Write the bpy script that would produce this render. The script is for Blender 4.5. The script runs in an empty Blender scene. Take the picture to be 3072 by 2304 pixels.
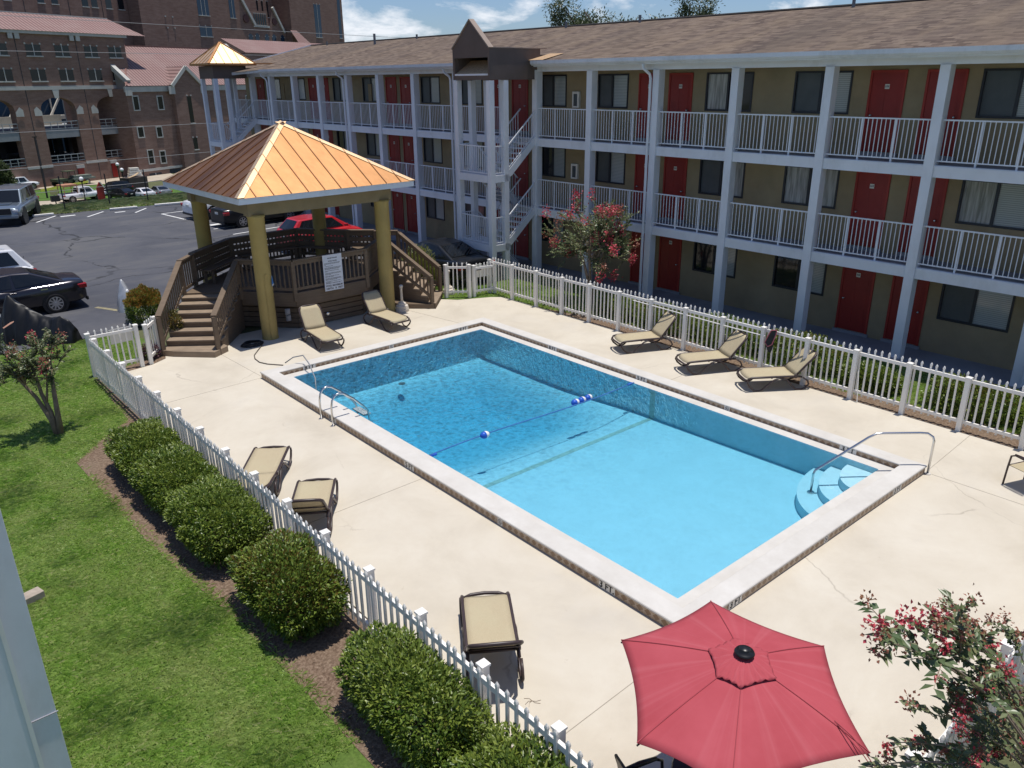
import bpy, math, random
import numpy as np
from math import sin, cos, pi, radians as rad
from mathutils import Vector, Matrix, noise as mnoise
from mathutils.geometry import tessellate_polygon
random.seed(7); RNG = np.random.default_rng(11)
SC = bpy.context.scene
COL = SC.collection
V3 = lambda *a: Vector(a)

# ------------------------------------------------------------------ mesh builder
class MB:
    def __init__(s): s.v = []; s.f = []; s.m = []
    def add(s, vs, fs, mi=0):
        n = len(s.v)
        s.v += [tuple(float(c) for c in v) for v in vs]
        s.f += [tuple(i + n for i in f) for f in fs]
        s.m += [mi] * len(fs); return s
    def box(s, x0, x1, y0, y1, z0, z1, mi=0):
        return s.add([(x0,y0,z0),(x1,y0,z0),(x1,y1,z0),(x0,y1,z0),(x0,y0,z1),(x1,y0,z1),(x1,y1,z1),(x0,y1,z1)],
              [(0,3,2,1),(4,5,6,7),(0,1,5,4),(1,2,6,5),(2,3,7,6),(3,0,4,7)], mi)
    def beam(s, p, q, w, h, mi=0, up=(0,0,1)):
        p = Vector(p); q = Vector(q); d = (q-p).normalized(); u = Vector(up)
        l = d.cross(u)
        if l.length < 1e-4: l = d.cross(Vector((1,0,0)))
        l.normalize(); u = l.cross(d); l = l*w/2; u = u*h/2
        return s.add([p-l-u,p+l-u,p+l+u,p-l+u,q-l-u,q+l-u,q+l+u,q-l+u],
              [(0,3,2,1),(4,5,6,7),(0,1,5,4),(1,2,6,5),(2,3,7,6),(3,0,4,7)], mi)
    def tube(s, pts, r, n=8, mi=0, cap=True):
        P = [Vector(p) for p in pts]; k = len(P); rs = r if isinstance(r,(list,tuple)) else [r]*k
        T = []
        for i in range(k):
            a = P[max(i-1,0)]; b = P[min(i+1,k-1)]; T.append((b-a).normalized())
        N = T[0].orthogonal().normalized(); vs = []
        for i in range(k):
            if i:
                N = (N - T[i]*N.dot(T[i]))
                if N.length < 1e-5: N = T[i].orthogonal()
                N.normalize()
            B = T[i].cross(N)
            for j in range(n):
                a = 2*pi*j/n; vs.append(P[i] + (N*cos(a)+B*sin(a))*rs[i])
        fs = [(i*n+j, i*n+(j+1)%n, (i+1)*n+(j+1)%n, (i+1)*n+j) for i in range(k-1) for j in range(n)]
        if cap: fs += [tuple(range(n-1,-1,-1)), tuple((k-1)*n+j for j in range(n))]
        return s.add(vs, fs, mi)
    def lathe(s, prof, c=(0,0,0), n=20, mi=0):
        vs = [(c[0]+r*cos(2*pi*j/n), c[1]+r*sin(2*pi*j/n), c[2]+z) for r,z in prof for j in range(n)]
        k = len(prof)
        fs = [(i*n+j, i*n+(j+1)%n, (i+1)*n+(j+1)%n, (i+1)*n+j) for i in range(k-1) for j in range(n)]
        fs += [tuple(range(n-1,-1,-1)), tuple((k-1)*n+j for j in range(n))]
        return s.add(vs, fs, mi)
    def prism(s, pts, z0, z1, mi=0):
        n = len(pts)
        vs = [(x,y,z0) for x,y in pts] + [(x,y,z1) for x,y in pts]
        fs = [tuple(range(n-1,-1,-1)), tuple(range(n,2*n))] + [(i,(i+1)%n,n+(i+1)%n,n+i) for i in range(n)]
        return s.add(vs, fs, mi)
    def poly(s, pts, mi=0): return s.add(pts, [tuple(range(len(pts)))], mi)
    def sheet(s, outer, holes, z, mi=0):
        loops = [[Vector((x,y,0)) for x,y in outer]] + [[Vector((x,y,0)) for x,y in h] for h in holes]
        flat = [v for l in loops for v in l]
        tris = tessellate_polygon(loops); fs = []
        for t in tris:
            a,b,c = (flat[i] for i in t)
            fs.append(t if (b-a).cross(c-a).z > 0 else (t[0],t[2],t[1]))
        return s.add([(v.x,v.y,z) for v in flat], fs, mi)
    def wall(s, outer, holes, y0, y1, mi=0, mi_rev=None):
        """wall in x-z with holes, front at y0, back at y1, reveals joined"""
        loops = [[Vector((x,z,0)) for x,z in outer]] + [[Vector((x,z,0)) for x,z in h] for h in holes]
        flat = [v for l in loops for v in l]
        tris = tessellate_polygon(loops); fa = []; fb = []
        for t in tris:
            a,b,c = (flat[i] for i in t)
            t2 = t if (b-a).cross(c-a).z > 0 else (t[0],t[2],t[1])
            fa.append(t2); fb.append(tuple(reversed(t2)))
        s.add([(v.x,y0,v.y) for v in flat], fa, mi); s.add([(v.x,y1,v.y) for v in flat], fb, mi)
        for l in loops:
            n = len(l)
            s.add([(v.x,y0,v.y) for v in l]+[(v.x,y1,v.y) for v in l], [(i,(i+1)%n,n+(i+1)%n,n+i) for i in range(n)], mi if mi_rev is None else mi_rev)
        return s
    def xf(s, m):
        s.v = [tuple(m @ Vector(v)) for v in s.v]; return s
    def join(s, o, mi=0): return s.add(o.v, o.f, mi)
    def build(s, name, mats, parent=None, smooth=False, loc=None, rot=None, bevel=0, sub=0, angle=None):
        me = bpy.data.meshes.new(name); me.from_pydata(s.v, [], s.f)
        for m in (mats if isinstance(mats,(list,tuple)) else [mats]): me.materials.append(m)
        if any(s.m): me.polygons.foreach_set('material_index', s.m)
        if smooth: me.polygons.foreach_set('use_smooth', [True]*len(s.f))
        me.update()
        o = bpy.data.objects.new(name, me); COL.objects.link(o)
        if parent: o.parent = parent
        if loc: o.location = loc
        if rot: o.rotation_euler = rot
        if bevel:
            b = o.modifiers.new('bevel','BEVEL'); b.width = bevel; b.segments = 2; b.limit_method = 'ANGLE'; b.angle_limit = rad(40)
        if sub:
            b = o.modifiers.new('sub','SUBSURF'); b.levels = sub; b.render_levels = sub
        return o

def tag(o, label=None, cat=None, group=None, kind=None):
    if label: o['label'] = label
    if cat: o['category'] = cat
    if group: o['group'] = group
    if kind: o['kind'] = kind
    return o
def thing(name, label, cat, loc=(0,0,0), rz=0, group=None):
    o = bpy.data.objects.new(name, None); COL.objects.link(o); o.empty_display_size = .2
    o.location = loc; o.rotation_euler = (0,0,rz)
    return tag(o, label, cat, group)
def copy_tree(o, parent=None):
    c = o.copy(); COL.objects.link(c)
    if parent: c.parent = parent
    for ch in list(o.children): copy_tree(ch, c)
    return c
def struct(o, label=None, cat=None): return tag(o, label, cat, None, 'structure')

_tc = {}
def text_mb(txt, size, align='CENTER', bold=0):
    cu = bpy.data.curves.new('txt','FONT'); cu.body = txt; cu.size = size; cu.align_x = align; cu.align_y = 'CENTER'; cu.offset = size*bold
    o = bpy.data.objects.new('txt', cu); COL.objects.link(o)
    dg = bpy.context.evaluated_depsgraph_get(); dg.update()
    me = bpy.data.meshes.new_from_object(o.evaluated_get(dg))
    mb = MB(); mb.add([v.co[:] for v in me.vertices], [tuple(p.vertices) for p in me.polygons])
    bpy.data.objects.remove(o); bpy.data.curves.remove(cu); bpy.data.meshes.remove(me)
    return mb
def place(mb, origin, right, up):
    """put a flat x-y mesh builder on a plane given by its right and up directions"""
    r = Vector(right).normalized(); u = Vector(up).normalized(); n = r.cross(u)
    m = Matrix(((r.x,u.x,n.x,origin[0]),(r.y,u.y,n.y,origin[1]),(r.z,u.z,n.z,origin[2]),(0,0,0,1)))
    return mb.xf(m)

# ------------------------------------------------------------------ materials
class NT:
    def __init__(s, name):
        s.m = bpy.data.materials.new(name); s.m.use_nodes = True
        s.t = s.m.node_tree; s.t.nodes.clear(); s.out = s.n('ShaderNodeOutputMaterial')
    def n(s, typ, **k):
        nd = s.t.nodes.new(typ)
        for a,b in k.items(): setattr(nd, a, b)
        return nd
    def l(s, a, b): s.t.links.new(a, b)
    def pos(s): return s.n('ShaderNodeNewGeometry').outputs['Position']
    def obj(s): return s.n('ShaderNodeTexCoord').outputs['Object']
    def map(s, src, scale=(1,1,1), rot=(0,0,0), loc=(0,0,0)):
        m = s.n('ShaderNodeMapping'); s.l(src, m.inputs[0]); m.inputs['Scale'].default_value = scale; m.inputs['Rotation'].default_value = rot; m.inputs['Location'].default_value = loc
        return m.outputs[0]
    def noise(s, src, scale, detail=4, rough=.6, dist=0):
        n = s.n('ShaderNodeTexNoise'); s.l(src, n.inputs['Vector']); n.inputs['Scale'].default_value = scale
        n.inputs['Detail'].default_value = detail; n.inputs['Roughness'].default_value = rough; n.inputs['Distortion'].default_value = dist
        return n.outputs['Fac']
    def ramp(s, fac, stops, interp='LINEAR'):
        r = s.n('ShaderNodeValToRGB'); s.l(fac, r.inputs[0]); e = r.color_ramp; e.interpolation = interp
        while len(e.elements) < len(stops): e.elements.new(.5)
        for el,(p,c) in zip(e.elements, stops):
            el.position = p; el.color = (c[0],c[1],c[2],1) if hasattr(c,'__len__') else (c,c,c,1)
        return r.outputs[0]
    def math(s, op, a, b=None, c=None):
        m = s.n('ShaderNodeMath', operation=op)
        for i,x in enumerate((a,b,c)):
            if x is None: continue
            if isinstance(x,(int,float)): m.inputs[i].default_value = x
            else: s.l(x, m.inputs[i])
        return m.outputs[0]
    def mix(s, fac, a, b, typ='MIX'):
        m = s.n('ShaderNodeMixRGB', blend_type=typ)
        for i,x in enumerate((fac,a,b)):
            if isinstance(x,(int,float)): m.inputs[i].default_value = x if i == 0 else (x,x,x,1)
            elif isinstance(x,(tuple,list)): m.inputs[i].default_value = (*x,1)
            else: s.l(x, m.inputs[i])
        return m.outputs[0]
    def sep(s, v):
        m = s.n('ShaderNodeSeparateXYZ'); s.l(v, m.inputs[0]); return m.outputs
    def bump(s, h, strength=.3, dist=.02, normal=None):
        b = s.n('ShaderNodeBump'); b.inputs['Strength'].default_value = strength; b.inputs['Distance'].default_value = dist; s.l(h, b.inputs['Height'])
        if normal: s.l(normal, b.inputs['Normal'])
        return b.outputs[0]
    def bsdf(s, color, rough=.6, metal=0, normal=None, spec=.4, coat=0, alpha=None):
        b = s.n('ShaderNodeBsdfPrincipled')
        if isinstance(color,(tuple,list)): b.inputs['Base Color'].default_value = (*color,1)
        else: s.l(color, b.inputs['Base Color'])
        if isinstance(rough,(int,float)): b.inputs['Roughness'].default_value = rough
        else: s.l(rough, b.inputs['Roughness'])
        b.inputs['Metallic'].default_value = metal; b.inputs['Specular IOR Level'].default_value = spec
        b.inputs['Coat Weight'].default_value = coat; b.inputs['Coat Roughness'].default_value = .08
        if normal is not None: s.l(normal, b.inputs['Normal'])
        s.l(b.outputs[0], s.out.inputs[0]); return b
def sc3(c, k): return tuple(min(1, x*k) for x in c)
def M(name, col, rough=.6, metal=0, var=.12, scale=2.5, bump=0, bscale=60, spec=.4, coat=0, stretch=(1,1,1), dirt=None):
    t = NT(name); p = t.map(t.pos(), stretch)
    f = t.noise(p, scale, 5)
    c = t.ramp(f, [(.3, sc3(col,1-var)), (.7, sc3(col,1+var))])
    if dirt:
        d = t.noise(t.map(t.pos(),(1,1,.35)), dirt[1], 6, .7)
        c = t.mix(t.ramp(d, [(.52,0),(.75,dirt[2])]), c, dirt[0])
    nb = t.bump(t.noise(p, bscale, 3), .5, bump) if bump else None
    t.bsdf(c, rough, metal, nb, spec, coat); return t.m
# ------------------------------------------------------------------ the materials
WHITE = M('white_house_paint',(.72,.73,.75),.55,var=.05,scale=1.2,dirt=((.5,.5,.48),1.1,.5))
VINYL = M('white_vinyl',(.80,.77,.71),.45,var=.04,scale=1.5,dirt=((.55,.53,.47),2.5,.45))
GUTTER = M('white_gutter_metal',(.68,.70,.74),.4,var=.06,scale=1.5,dirt=((.38,.38,.36),1.3,.5))
STUCCO = M('tan_stucco',(.30,.235,.138),.9,var=.12,scale=1.6,bump=.012,bscale=45)
DOORRED = M('red_door_paint',(.26,.020,.015),.45,var=.12,scale=2)
DOORRED2 = M('red_door_frame_paint',(.32,.03,.02),.5,var=.1)
DKFRAME = M('dark_bronze_aluminium',(.022,.024,.03),.4,var=.1)
METAL = M('brushed_steel',(.62,.62,.62),.22,1,var=.05)
BROWNBOX = M('brown_siding',(.125,.092,.075),.75,var=.12,scale=1.3,bump=.004,bscale=30)
WALK = M('walkway_concrete',(.26,.26,.27),.85,var=.15,scale=1.2,bump=.004)
STONE = M('cast_stone',(.50,.47,.41),.8,var=.1)
BLACK = M('black_rubber',(.015,.015,.016),.7,var=.2)
RESIN = M('brown_resin',(.052,.036,.035),.38,var=.12,scale=8)
BLKMETAL = M('black_powder_coat',(.012,.012,.013),.35)
def sling():
    t = NT('tan_sling_fabric'); p = t.obj()
    f = t.noise(t.map(p,(1,8,1)), 60, 2); g = t.noise(t.pos(), 1.8, 3)
    c = t.mix(t.ramp(f,[(.3,0),(.7,1)]), (.36,.295,.185), (.50,.42,.275))
    c = t.mix(t.ramp(g,[(.4,0),(.7,.35)]), c, (.46,.42,.27))
    t.bsdf(c, .75, normal=t.bump(f,.3,.003)); return t.m
SLING = sling()
def deck_mat():
    t = NT('cream_pool_deck'); p = t.pos()
    f = t.noise(p, .55, 6, .65, .4); g = t.noise(p, 3.0, 5, .7); h = t.noise(p, 90, 2)
    c = t.ramp(f, [(.28,(.485,.432,.345)),(.5,(.555,.50,.405)),(.72,(.605,.555,.46))])
    c = t.mix(t.ramp(g,[(.50,0),(.80,.30)]), c, (.50,.44,.34))
    c = t.mix(t.ramp(t.noise(p,1.1,7,.75,1.2),[(.60,0),(.66,.22),(.72,0)]), c, (.52,.46,.37))
    wv = t.n('ShaderNodeVectorMath', operation='ADD'); t.l(p, wv.inputs[0]); nz = t.n('ShaderNodeTexNoise'); t.l(p, nz.inputs['Vector']); nz.inputs['Scale'].default_value = .9; nz.inputs['Detail'].default_value = 6
    vs = t.n('ShaderNodeVectorMath', operation='SCALE'); t.l(nz.outputs['Color'], vs.inputs[0]); vs.inputs['Scale'].default_value = 1.1; t.l(vs.outputs[0], wv.inputs[1])
    v = t.n('ShaderNodeTexVoronoi', feature='DISTANCE_TO_EDGE'); t.l(t.map(wv.outputs[0],(1,1,0)), v.inputs['Vector']); v.inputs['Scale'].default_value = .22
    ck = t.math('MULTIPLY', t.ramp(v.outputs['Distance'], [(.0,.55),(.0016,.4),(.0035,0)]), t.ramp(t.noise(p,.45,3),[(.52,0),(.62,1)]))
    c = t.mix(ck, c, (.27,.23,.18))
    st = t.noise(t.map(p,(1,1,1),(0,0,0),(7,3,0)), .35, 5, .7)
    c = t.mix(t.ramp(st,[(.56,0),(.72,.30)]), c, (.47,.44,.40))
    sp = t.noise(p, 5.5, 3, .6); c = t.mix(t.ramp(sp,[(.70,0),(.78,.45)]), c, (.40,.33,.24))
    t.bsdf(c, .85, normal=t.bump(h,.35,.004), spec=.25); return t.m
DECK = deck_mat()
JOINT = M('deck_joint_dirt',(.30,.265,.21),.9)
def coping_mat():
    t = NT('white_coping'); p = t.pos()
    f = t.noise(p, 1.3, 6, .7); h = t.noise(p, 70, 2)
    c = t.ramp(f, [(.3,(.51,.48,.43)),(.7,(.62,.595,.55))])
    t.bsdf(c, .7, normal=t.bump(h,.3,.003)); return t.m
COPING = coping_mat()
def tile_mat():
    t = NT('brown_diamond_tile'); x,y,z = t.sep(t.obj())
    s = t.math('MULTIPLY', t.math('ADD',x,y), 1/.152)
    fs = t.math('ABSOLUTE', t.math('SUBTRACT', t.math('FRACT', s), .5))
    fz = t.math('ABSOLUTE', t.math('SUBTRACT', t.math('FRACT', t.math('MULTIPLY', t.math('SUBTRACT',z,.012), 1/.128)), .5))
    d = t.math('ADD', fs, fz)
    c = t.ramp(d, [(.0,(.20,.115,.06)),(.43,(.22,.13,.07)),(.47,(.50,.42,.32)),(.55,(.40,.29,.19)),(1,(.44,.33,.22))])
    c = t.mix(t.ramp(t.noise(t.pos(),6,3),[(.4,0),(.7,.35)]), c, (.33,.24,.17))
    gr = t.ramp(fs, [(.475,0),(.49,1)])
    c = t.mix(gr, c, (.50,.45,.38))
    t.bsdf(c, .35); return t.m
TILE = tile_mat()
PLASTER = M('pool_plaster',(.46,.64,.71),.8,var=.04,scale=1.5)
LINETILE = M('pool_line_tile',(.38,.47,.43),.5,var=.2,scale=12)
MARKW = M('white_marker_tile',(.72,.69,.62),.4,var=.06)
INK = M('black_ink',(.015,.015,.018),.6)
INKGREY = M('grey_print',(.13,.13,.14),.7)
def water_mat():
    t = NT('pool_water'); p = t.pos(); x,y,z = t.sep(p)
    deep = t.ramp(t.math('ADD', t.math('MULTIPLY', t.math('SUBTRACT', y, 4.6), .2), t.math('MULTIPLY', t.math('SUBTRACT', t.noise(p,.5,2), .5), .5)), [(.0,.12),(.55,1)])
    w1 = t.noise(p, 5.5, 3, .55, .6); w2 = t.noise(p, 15, 2, .5, .8)
    hgt = t.math('MULTIPLY', t.math('ADD', w1, t.math('MULTIPLY', w2, .5)), deep)
    nb = t.bump(hgt, .7, .05)
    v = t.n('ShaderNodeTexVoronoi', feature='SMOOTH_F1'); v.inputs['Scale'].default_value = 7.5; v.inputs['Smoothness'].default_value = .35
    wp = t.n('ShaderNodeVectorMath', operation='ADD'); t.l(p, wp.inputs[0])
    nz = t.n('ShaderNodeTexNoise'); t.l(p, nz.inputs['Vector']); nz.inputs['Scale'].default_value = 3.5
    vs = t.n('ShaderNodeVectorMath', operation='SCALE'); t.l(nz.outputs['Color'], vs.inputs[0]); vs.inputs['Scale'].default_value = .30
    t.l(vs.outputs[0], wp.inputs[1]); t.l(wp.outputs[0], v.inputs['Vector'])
    rip = t.ramp(v.outputs['Distance'], [(.10,.66),(.38,.87),(.60,1.0)])  # ripple light and dark cells tinted into the water's transparent colour
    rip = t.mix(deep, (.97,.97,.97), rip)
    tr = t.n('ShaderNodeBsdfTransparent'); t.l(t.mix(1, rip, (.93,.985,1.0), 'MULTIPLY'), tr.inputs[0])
    gl = t.n('ShaderNodeBsdfGlossy'); gl.inputs['Roughness'].default_value = .04; t.l(nb, gl.inputs['Normal'])
    fr = t.n('ShaderNodeFresnel'); fr.inputs['IOR'].default_value = 1.33; t.l(nb, fr.inputs['Normal'])
    mx = t.n('ShaderNodeMixShader'); t.l(fr.outputs[0], mx.inputs[0]); t.l(tr.outputs[0], mx.inputs[1]); t.l(gl.outputs[0], mx.inputs[2])
    t.l(mx.outputs[0], t.out.inputs['Surface'])
    va = t.n('ShaderNodeVolumeAbsorption'); va.inputs['Color'].default_value = (.05,.76,.93,1); va.inputs['Density'].default_value = .44
    vsc = t.n('ShaderNodeVolumeScatter'); vsc.inputs['Color'].default_value = (.35,.85,1,1); vsc.inputs['Density'].default_value = .06; vsc.inputs['Anisotropy'].default_value = .0
    ad = t.n('ShaderNodeAddShader'); t.l(va.outputs[0], ad.inputs[0]); t.l(vsc.outputs[0], ad.inputs[1])
    t.l(ad.outputs[0], t.out.inputs['Volume']); return t.m
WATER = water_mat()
def asphalt_mat():
    t = NT('old_asphalt'); p = t.pos()
    f = t.noise(p, .22, 6, .7, .5); g = t.noise(t.map(p,(.25,1.6,1),(0,0,.15)), .6, 5, .65); h = t.noise(p, 60, 2)
    c = t.ramp(f, [(.3,(.052,.055,.068)),(.52,(.078,.080,.092)),(.75,(.115,.112,.108))])
    c = t.mix(t.ramp(g,[(.5,0),(.75,.55)]), c, (.15,.145,.135))
    wv = t.n('ShaderNodeVectorMath', operation='ADD'); t.l(p, wv.inputs[0])
    nz = t.n('ShaderNodeTexNoise'); t.l(p, nz.inputs['Vector']); nz.inputs['Scale'].default_value = .8; nz.inputs['Detail'].default_value = 6
    vs = t.n('ShaderNodeVectorMath', operation='SCALE'); t.l(nz.outputs['Color'], vs.inputs[0]); vs.inputs['Scale'].default_value = 1.7
    t.l(vs.outputs[0], wv.inputs[1])
    v = t.n('ShaderNodeTexVoronoi', feature='DISTANCE_TO_EDGE'); t.l(t.map(wv.outputs[0],(1,1,0)), v.inputs['Vector']); v.inputs['Scale'].default_value = .17
    ck = t.ramp(v.outputs['Distance'], [(.0,1),(.006,.9),(.012,0)])
    ck = t.math('MULTIPLY', ck, t.ramp(t.noise(p,.35,3),[(.42,0),(.55,1)]))
    c = t.mix(ck, c, (.022,.023,.026))
    t.bsdf(c, .85, normal=t.bump(h,.4,.006)); return t.m
ASPHALT = asphalt_mat()
LINEPAINT = M('white_line_paint',(.72,.72,.70),.7,var=.12,scale=3,dirt=((.2,.2,.2),4,.7))
YELPAINT = M('worn_yellow_paint',(.26,.23,.14),.8,var=.3,scale=4,dirt=((.08,.08,.085),3,.9))
CURB = M('white_concrete_stop',(.68,.67,.64),.8,var=.1)
def grass_mat(name, a, b, c3):
    t = NT(name); p = t.pos()
    f = t.noise(p, .8, 6, .7); g = t.noise(p, 30, 3)
    c = t.ramp(f, [(.3,a),(.55,b),(.75,c3)])
    c = t.mix(t.ramp(g,[(.35,.5),(.65,0)]), c, sc3(a,.55))
    t.bsdf(c, .9, normal=t.bump(g,.6,.03), spec=.15); return t.m
LAWN = grass_mat('lawn_soil_green',(.075,.125,.025),(.11,.175,.035),(.16,.20,.06))
FARGRASS = grass_mat('far_lawn',(.07,.14,.03),(.10,.18,.04),(.14,.21,.06))
WEEDGROUND = grass_mat('weedy_bank',(.06,.11,.03),(.10,.16,.05),(.16,.19,.09))
EARTH = grass_mat('bare_ground',(.10,.11,.05),(.13,.14,.07),(.17,.15,.10))
def mulch_mat():
    t = NT('pine_mulch'); p = t.pos()
    f = t.noise(p, 22, 4, .7); g = t.noise(p, 1.3, 4)
    c = t.ramp(f, [(.3,(.07,.045,.03)),(.5,(.17,.115,.08)),(.72,(.32,.24,.175))])
    c = t.mix(t.ramp(g,[(.4,0),(.7,.5)]), c, (.22,.17,.12))
    t.bsdf(c, .95, normal=t.bump(f,.8,.03), spec=.1); return t.m
MULCH = mulch_mat()
def leaf_mat(name, stops, trans=.3, gloss=.35):
    t = NT(name); g = t.n('ShaderNodeNewGeometry')
    c = t.ramp(g.outputs['Random Per Island'], stops)
    c = t.mix(t.ramp(t.noise(g.outputs['Position'],1.6,3),[(.35,.0),(.7,.45)]), c, stops[-1][1])
    b = t.bsdf(c, .36, spec=gloss+.15)
    tl = t.n('ShaderNodeBsdfTranslucent'); t.l(c, tl.inputs[0])
    mx = t.n('ShaderNodeMixShader'); mx.inputs[0].default_value = trans
    t.l(b.outputs[0], mx.inputs[1]); t.l(tl.outputs[0], mx.inputs[2]); t.l(mx.outputs[0], t.out.inputs[0]); return t.m
L_HEDGE = leaf_mat('hedge_leaf',[(0,(.03,.075,.012)),(.4,(.095,.165,.022)),(.8,(.18,.25,.036)),(1,(.29,.34,.065))])
L_HEDGE_R = leaf_mat('hedge_leaf_bronzed',[(0,(.045,.075,.014)),(.5,(.12,.13,.025)),(.8,(.20,.14,.035)),(1,(.26,.16,.045))])
L_MYRTLE = leaf_mat('myrtle_leaf',[(0,(.045,.085,.030)),(.5,(.11,.165,.065)),(.85,(.18,.23,.11)),(1,(.23,.22,.10))],.25)
L_OAK = leaf_mat('oak_leaf',[(0,(.03,.05,.015)),(.6,(.07,.10,.04)),(1,(.13,.16,.08))])
L_NANDINA = leaf_mat('nandina_leaf',[(0,(.12,.16,.03)),(.4,(.28,.24,.05)),(.8,(.48,.26,.07)),(1,(.52,.22,.06))])
L_YELLOW = leaf_mat('yellow_green_leaf',[(0,(.09,.13,.02)),(.6,(.20,.23,.04)),(1,(.32,.30,.06))])
L_GRASS = leaf_mat('grass_blade',[(0,(.16,.30,.045)),(.5,(.28,.45,.075)),(.9,(.38,.52,.13)),(1,(.48,.48,.22))],.46,.25)
L_WEED = leaf_mat('weed_blade',[(0,(.13,.20,.06)),(.6,(.24,.31,.11)),(1,(.38,.37,.2))],.3,.2)
PETAL = leaf_mat('pink_petal',[(0,(.42,.03,.06)),(.6,(.62,.07,.10)),(1,(.75,.16,.18))],.3,.2)
PETALDRY = leaf_mat('faded_bloom',[(0,(.24,.10,.06)),(.5,(.30,.15,.07)),(1,(.48,.16,.14))],.3,.2)
BARK = M('myrtle_bark',(.23,.17,.12),.85,var=.25,scale=8,bump=.01)
OAKBARK = M('oak_bark',(.12,.10,.085),.9,var=.25,scale=3)
def shingle_mat():
    t = NT('brown_shingles'); p = t.obj(); x,y,z = t.sep(p)
    row = t.math('FRACT', t.math('MULTIPLY', x, 1/.145))
    off = t.math('MULTIPLY', t.math('FLOOR', t.math('MULTIPLY', x, 1/.145)), .37)
    cv = t.n('ShaderNodeCombineXYZ'); t.l(t.math('FLOOR', t.math('MULTIPLY', t.math('ADD', y, off), 1/.3)), cv.inputs[0]); t.l(t.math('FLOOR', t.math('MULTIPLY', x, 1/.145)), cv.inputs[1])
    wn = t.n('ShaderNodeTexWhiteNoise'); t.l(cv.outputs[0], wn.inputs[0])
    tabs = t.ramp(wn.outputs['Value'], [(0,(.085,.062,.050)),(.5,(.135,.100,.080)),(1,(.195,.150,.115))])
    st = t.noise(t.map(p,(.22,1.0,.22),(0,0,.5)), 1.1, 5, .65, .3)
    c = t.mix(t.ramp(st,[(.42,0),(.68,.65)]), tabs, (.22,.165,.115))
    c = t.mix(t.ramp(t.noise(t.map(p,(.12,.5,.1),(0,0,.35)),.7,4),[(.5,0),(.75,.5)]), c, (.085,.07,.06))
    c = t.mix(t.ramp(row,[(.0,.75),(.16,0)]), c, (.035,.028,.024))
    t.bsdf(c, .9, normal=t.bump(row,.5,.015), spec=.15); return t.m
SHINGLE = shingle_mat()
NEWSHINGLE = M('new_tan_shingles',(.42,.28,.16),.9,var=.25,scale=9,stretch=(1,1,6))
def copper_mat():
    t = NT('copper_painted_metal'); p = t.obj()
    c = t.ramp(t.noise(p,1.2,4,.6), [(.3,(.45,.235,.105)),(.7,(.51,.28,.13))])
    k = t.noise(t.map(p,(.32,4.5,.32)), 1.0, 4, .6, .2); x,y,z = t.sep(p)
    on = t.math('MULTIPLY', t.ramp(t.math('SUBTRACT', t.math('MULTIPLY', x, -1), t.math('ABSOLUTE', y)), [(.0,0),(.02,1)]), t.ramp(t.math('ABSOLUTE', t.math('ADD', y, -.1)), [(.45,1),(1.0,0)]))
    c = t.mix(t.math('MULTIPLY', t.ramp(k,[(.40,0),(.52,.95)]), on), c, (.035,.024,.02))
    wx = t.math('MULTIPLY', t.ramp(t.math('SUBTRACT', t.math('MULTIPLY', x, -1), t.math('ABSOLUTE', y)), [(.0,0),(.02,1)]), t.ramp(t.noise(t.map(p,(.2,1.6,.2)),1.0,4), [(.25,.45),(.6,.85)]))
    c = t.mix(wx, c, (.27,.14,.085))  # left slope browned in the base colour, painting in its duller light
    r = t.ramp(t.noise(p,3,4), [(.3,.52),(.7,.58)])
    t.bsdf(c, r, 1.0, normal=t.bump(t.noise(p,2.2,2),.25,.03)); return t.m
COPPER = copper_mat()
COPPERCAP = M('copper_ridge_metal',(.86,.60,.35),.42,.75,var=.08,scale=2)
POST = M('mustard_render',(.37,.275,.095),.7,var=.14,scale=1.2,bump=.004,bscale=25,dirt=((.22,.17,.07),1.6,.6))
TANBEAM = M('tan_beam_paint',(.26,.20,.11),.7,var=.12)
def wood_mat(name, col):
    t = NT(name); p = t.pos()
    f = t.noise(t.map(p,(3,3,30)), 1.0, 4); g = t.noise(p, 1.2, 5)
    c = t.ramp(f, [(.3,sc3(col,.86)),(.7,sc3(col,1.12))])
    c = t.mix(t.ramp(g,[(.5,0),(.75,.5)]), c, sc3(col,.65))
    t.bsdf(c, .75, normal=t.bump(f,.3,.004), spec=.25); return t.m
WOOD = wood_mat('brown_stained_wood',(.165,.120,.082))
TREAD = wood_mat('worn_brown_tread',(.27,.205,.145))
GAP = M('dark_gap_wood',(.03,.024,.02),.9)
REDFAB = None
def umbrella_mat():
    t = NT('faded_red_canvas'); p = t.obj()
    x,y,z = t.sep(p)
    ang = t.math('ARCTAN2', y, x); cv = t.n('ShaderNodeCombineXYZ'); t.l(t.math('MULTIPLY',ang,3.2), cv.inputs[0])
    f = t.noise(cv.outputs[0], 1.6, 3); g = t.noise(p, 1.7, 4); h = t.noise(p, 220, 2)
    c = t.ramp(g, [(.3,(.43,.070,.085)),(.7,(.50,.095,.115))])
    c = t.mix(t.ramp(f,[(.50,0),(.72,.35)]), c, (.60,.19,.21))
    b = t.bsdf(c, .85, normal=t.bump(h,.15,.002), spec=.2)
    tl = t.n('ShaderNodeBsdfTranslucent'); t.l(c, tl.inputs[0]); mx = t.n('ShaderNodeMixShader'); mx.inputs[0].default_value = .15
    t.l(b.outputs[0], mx.inputs[1]); t.l(tl.outputs[0], mx.inputs[2]); t.l(mx.outputs[0], t.out.inputs[0]); return t.m
REDFAB = umbrella_mat()
def glass_mat(name, col, rough=.06):
    t = NT(name); n = t.bump(t.noise(t.pos(), .9, 2), .06, .05)
    t.bsdf(col, rough, 0, n, .5); return t.m
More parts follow.
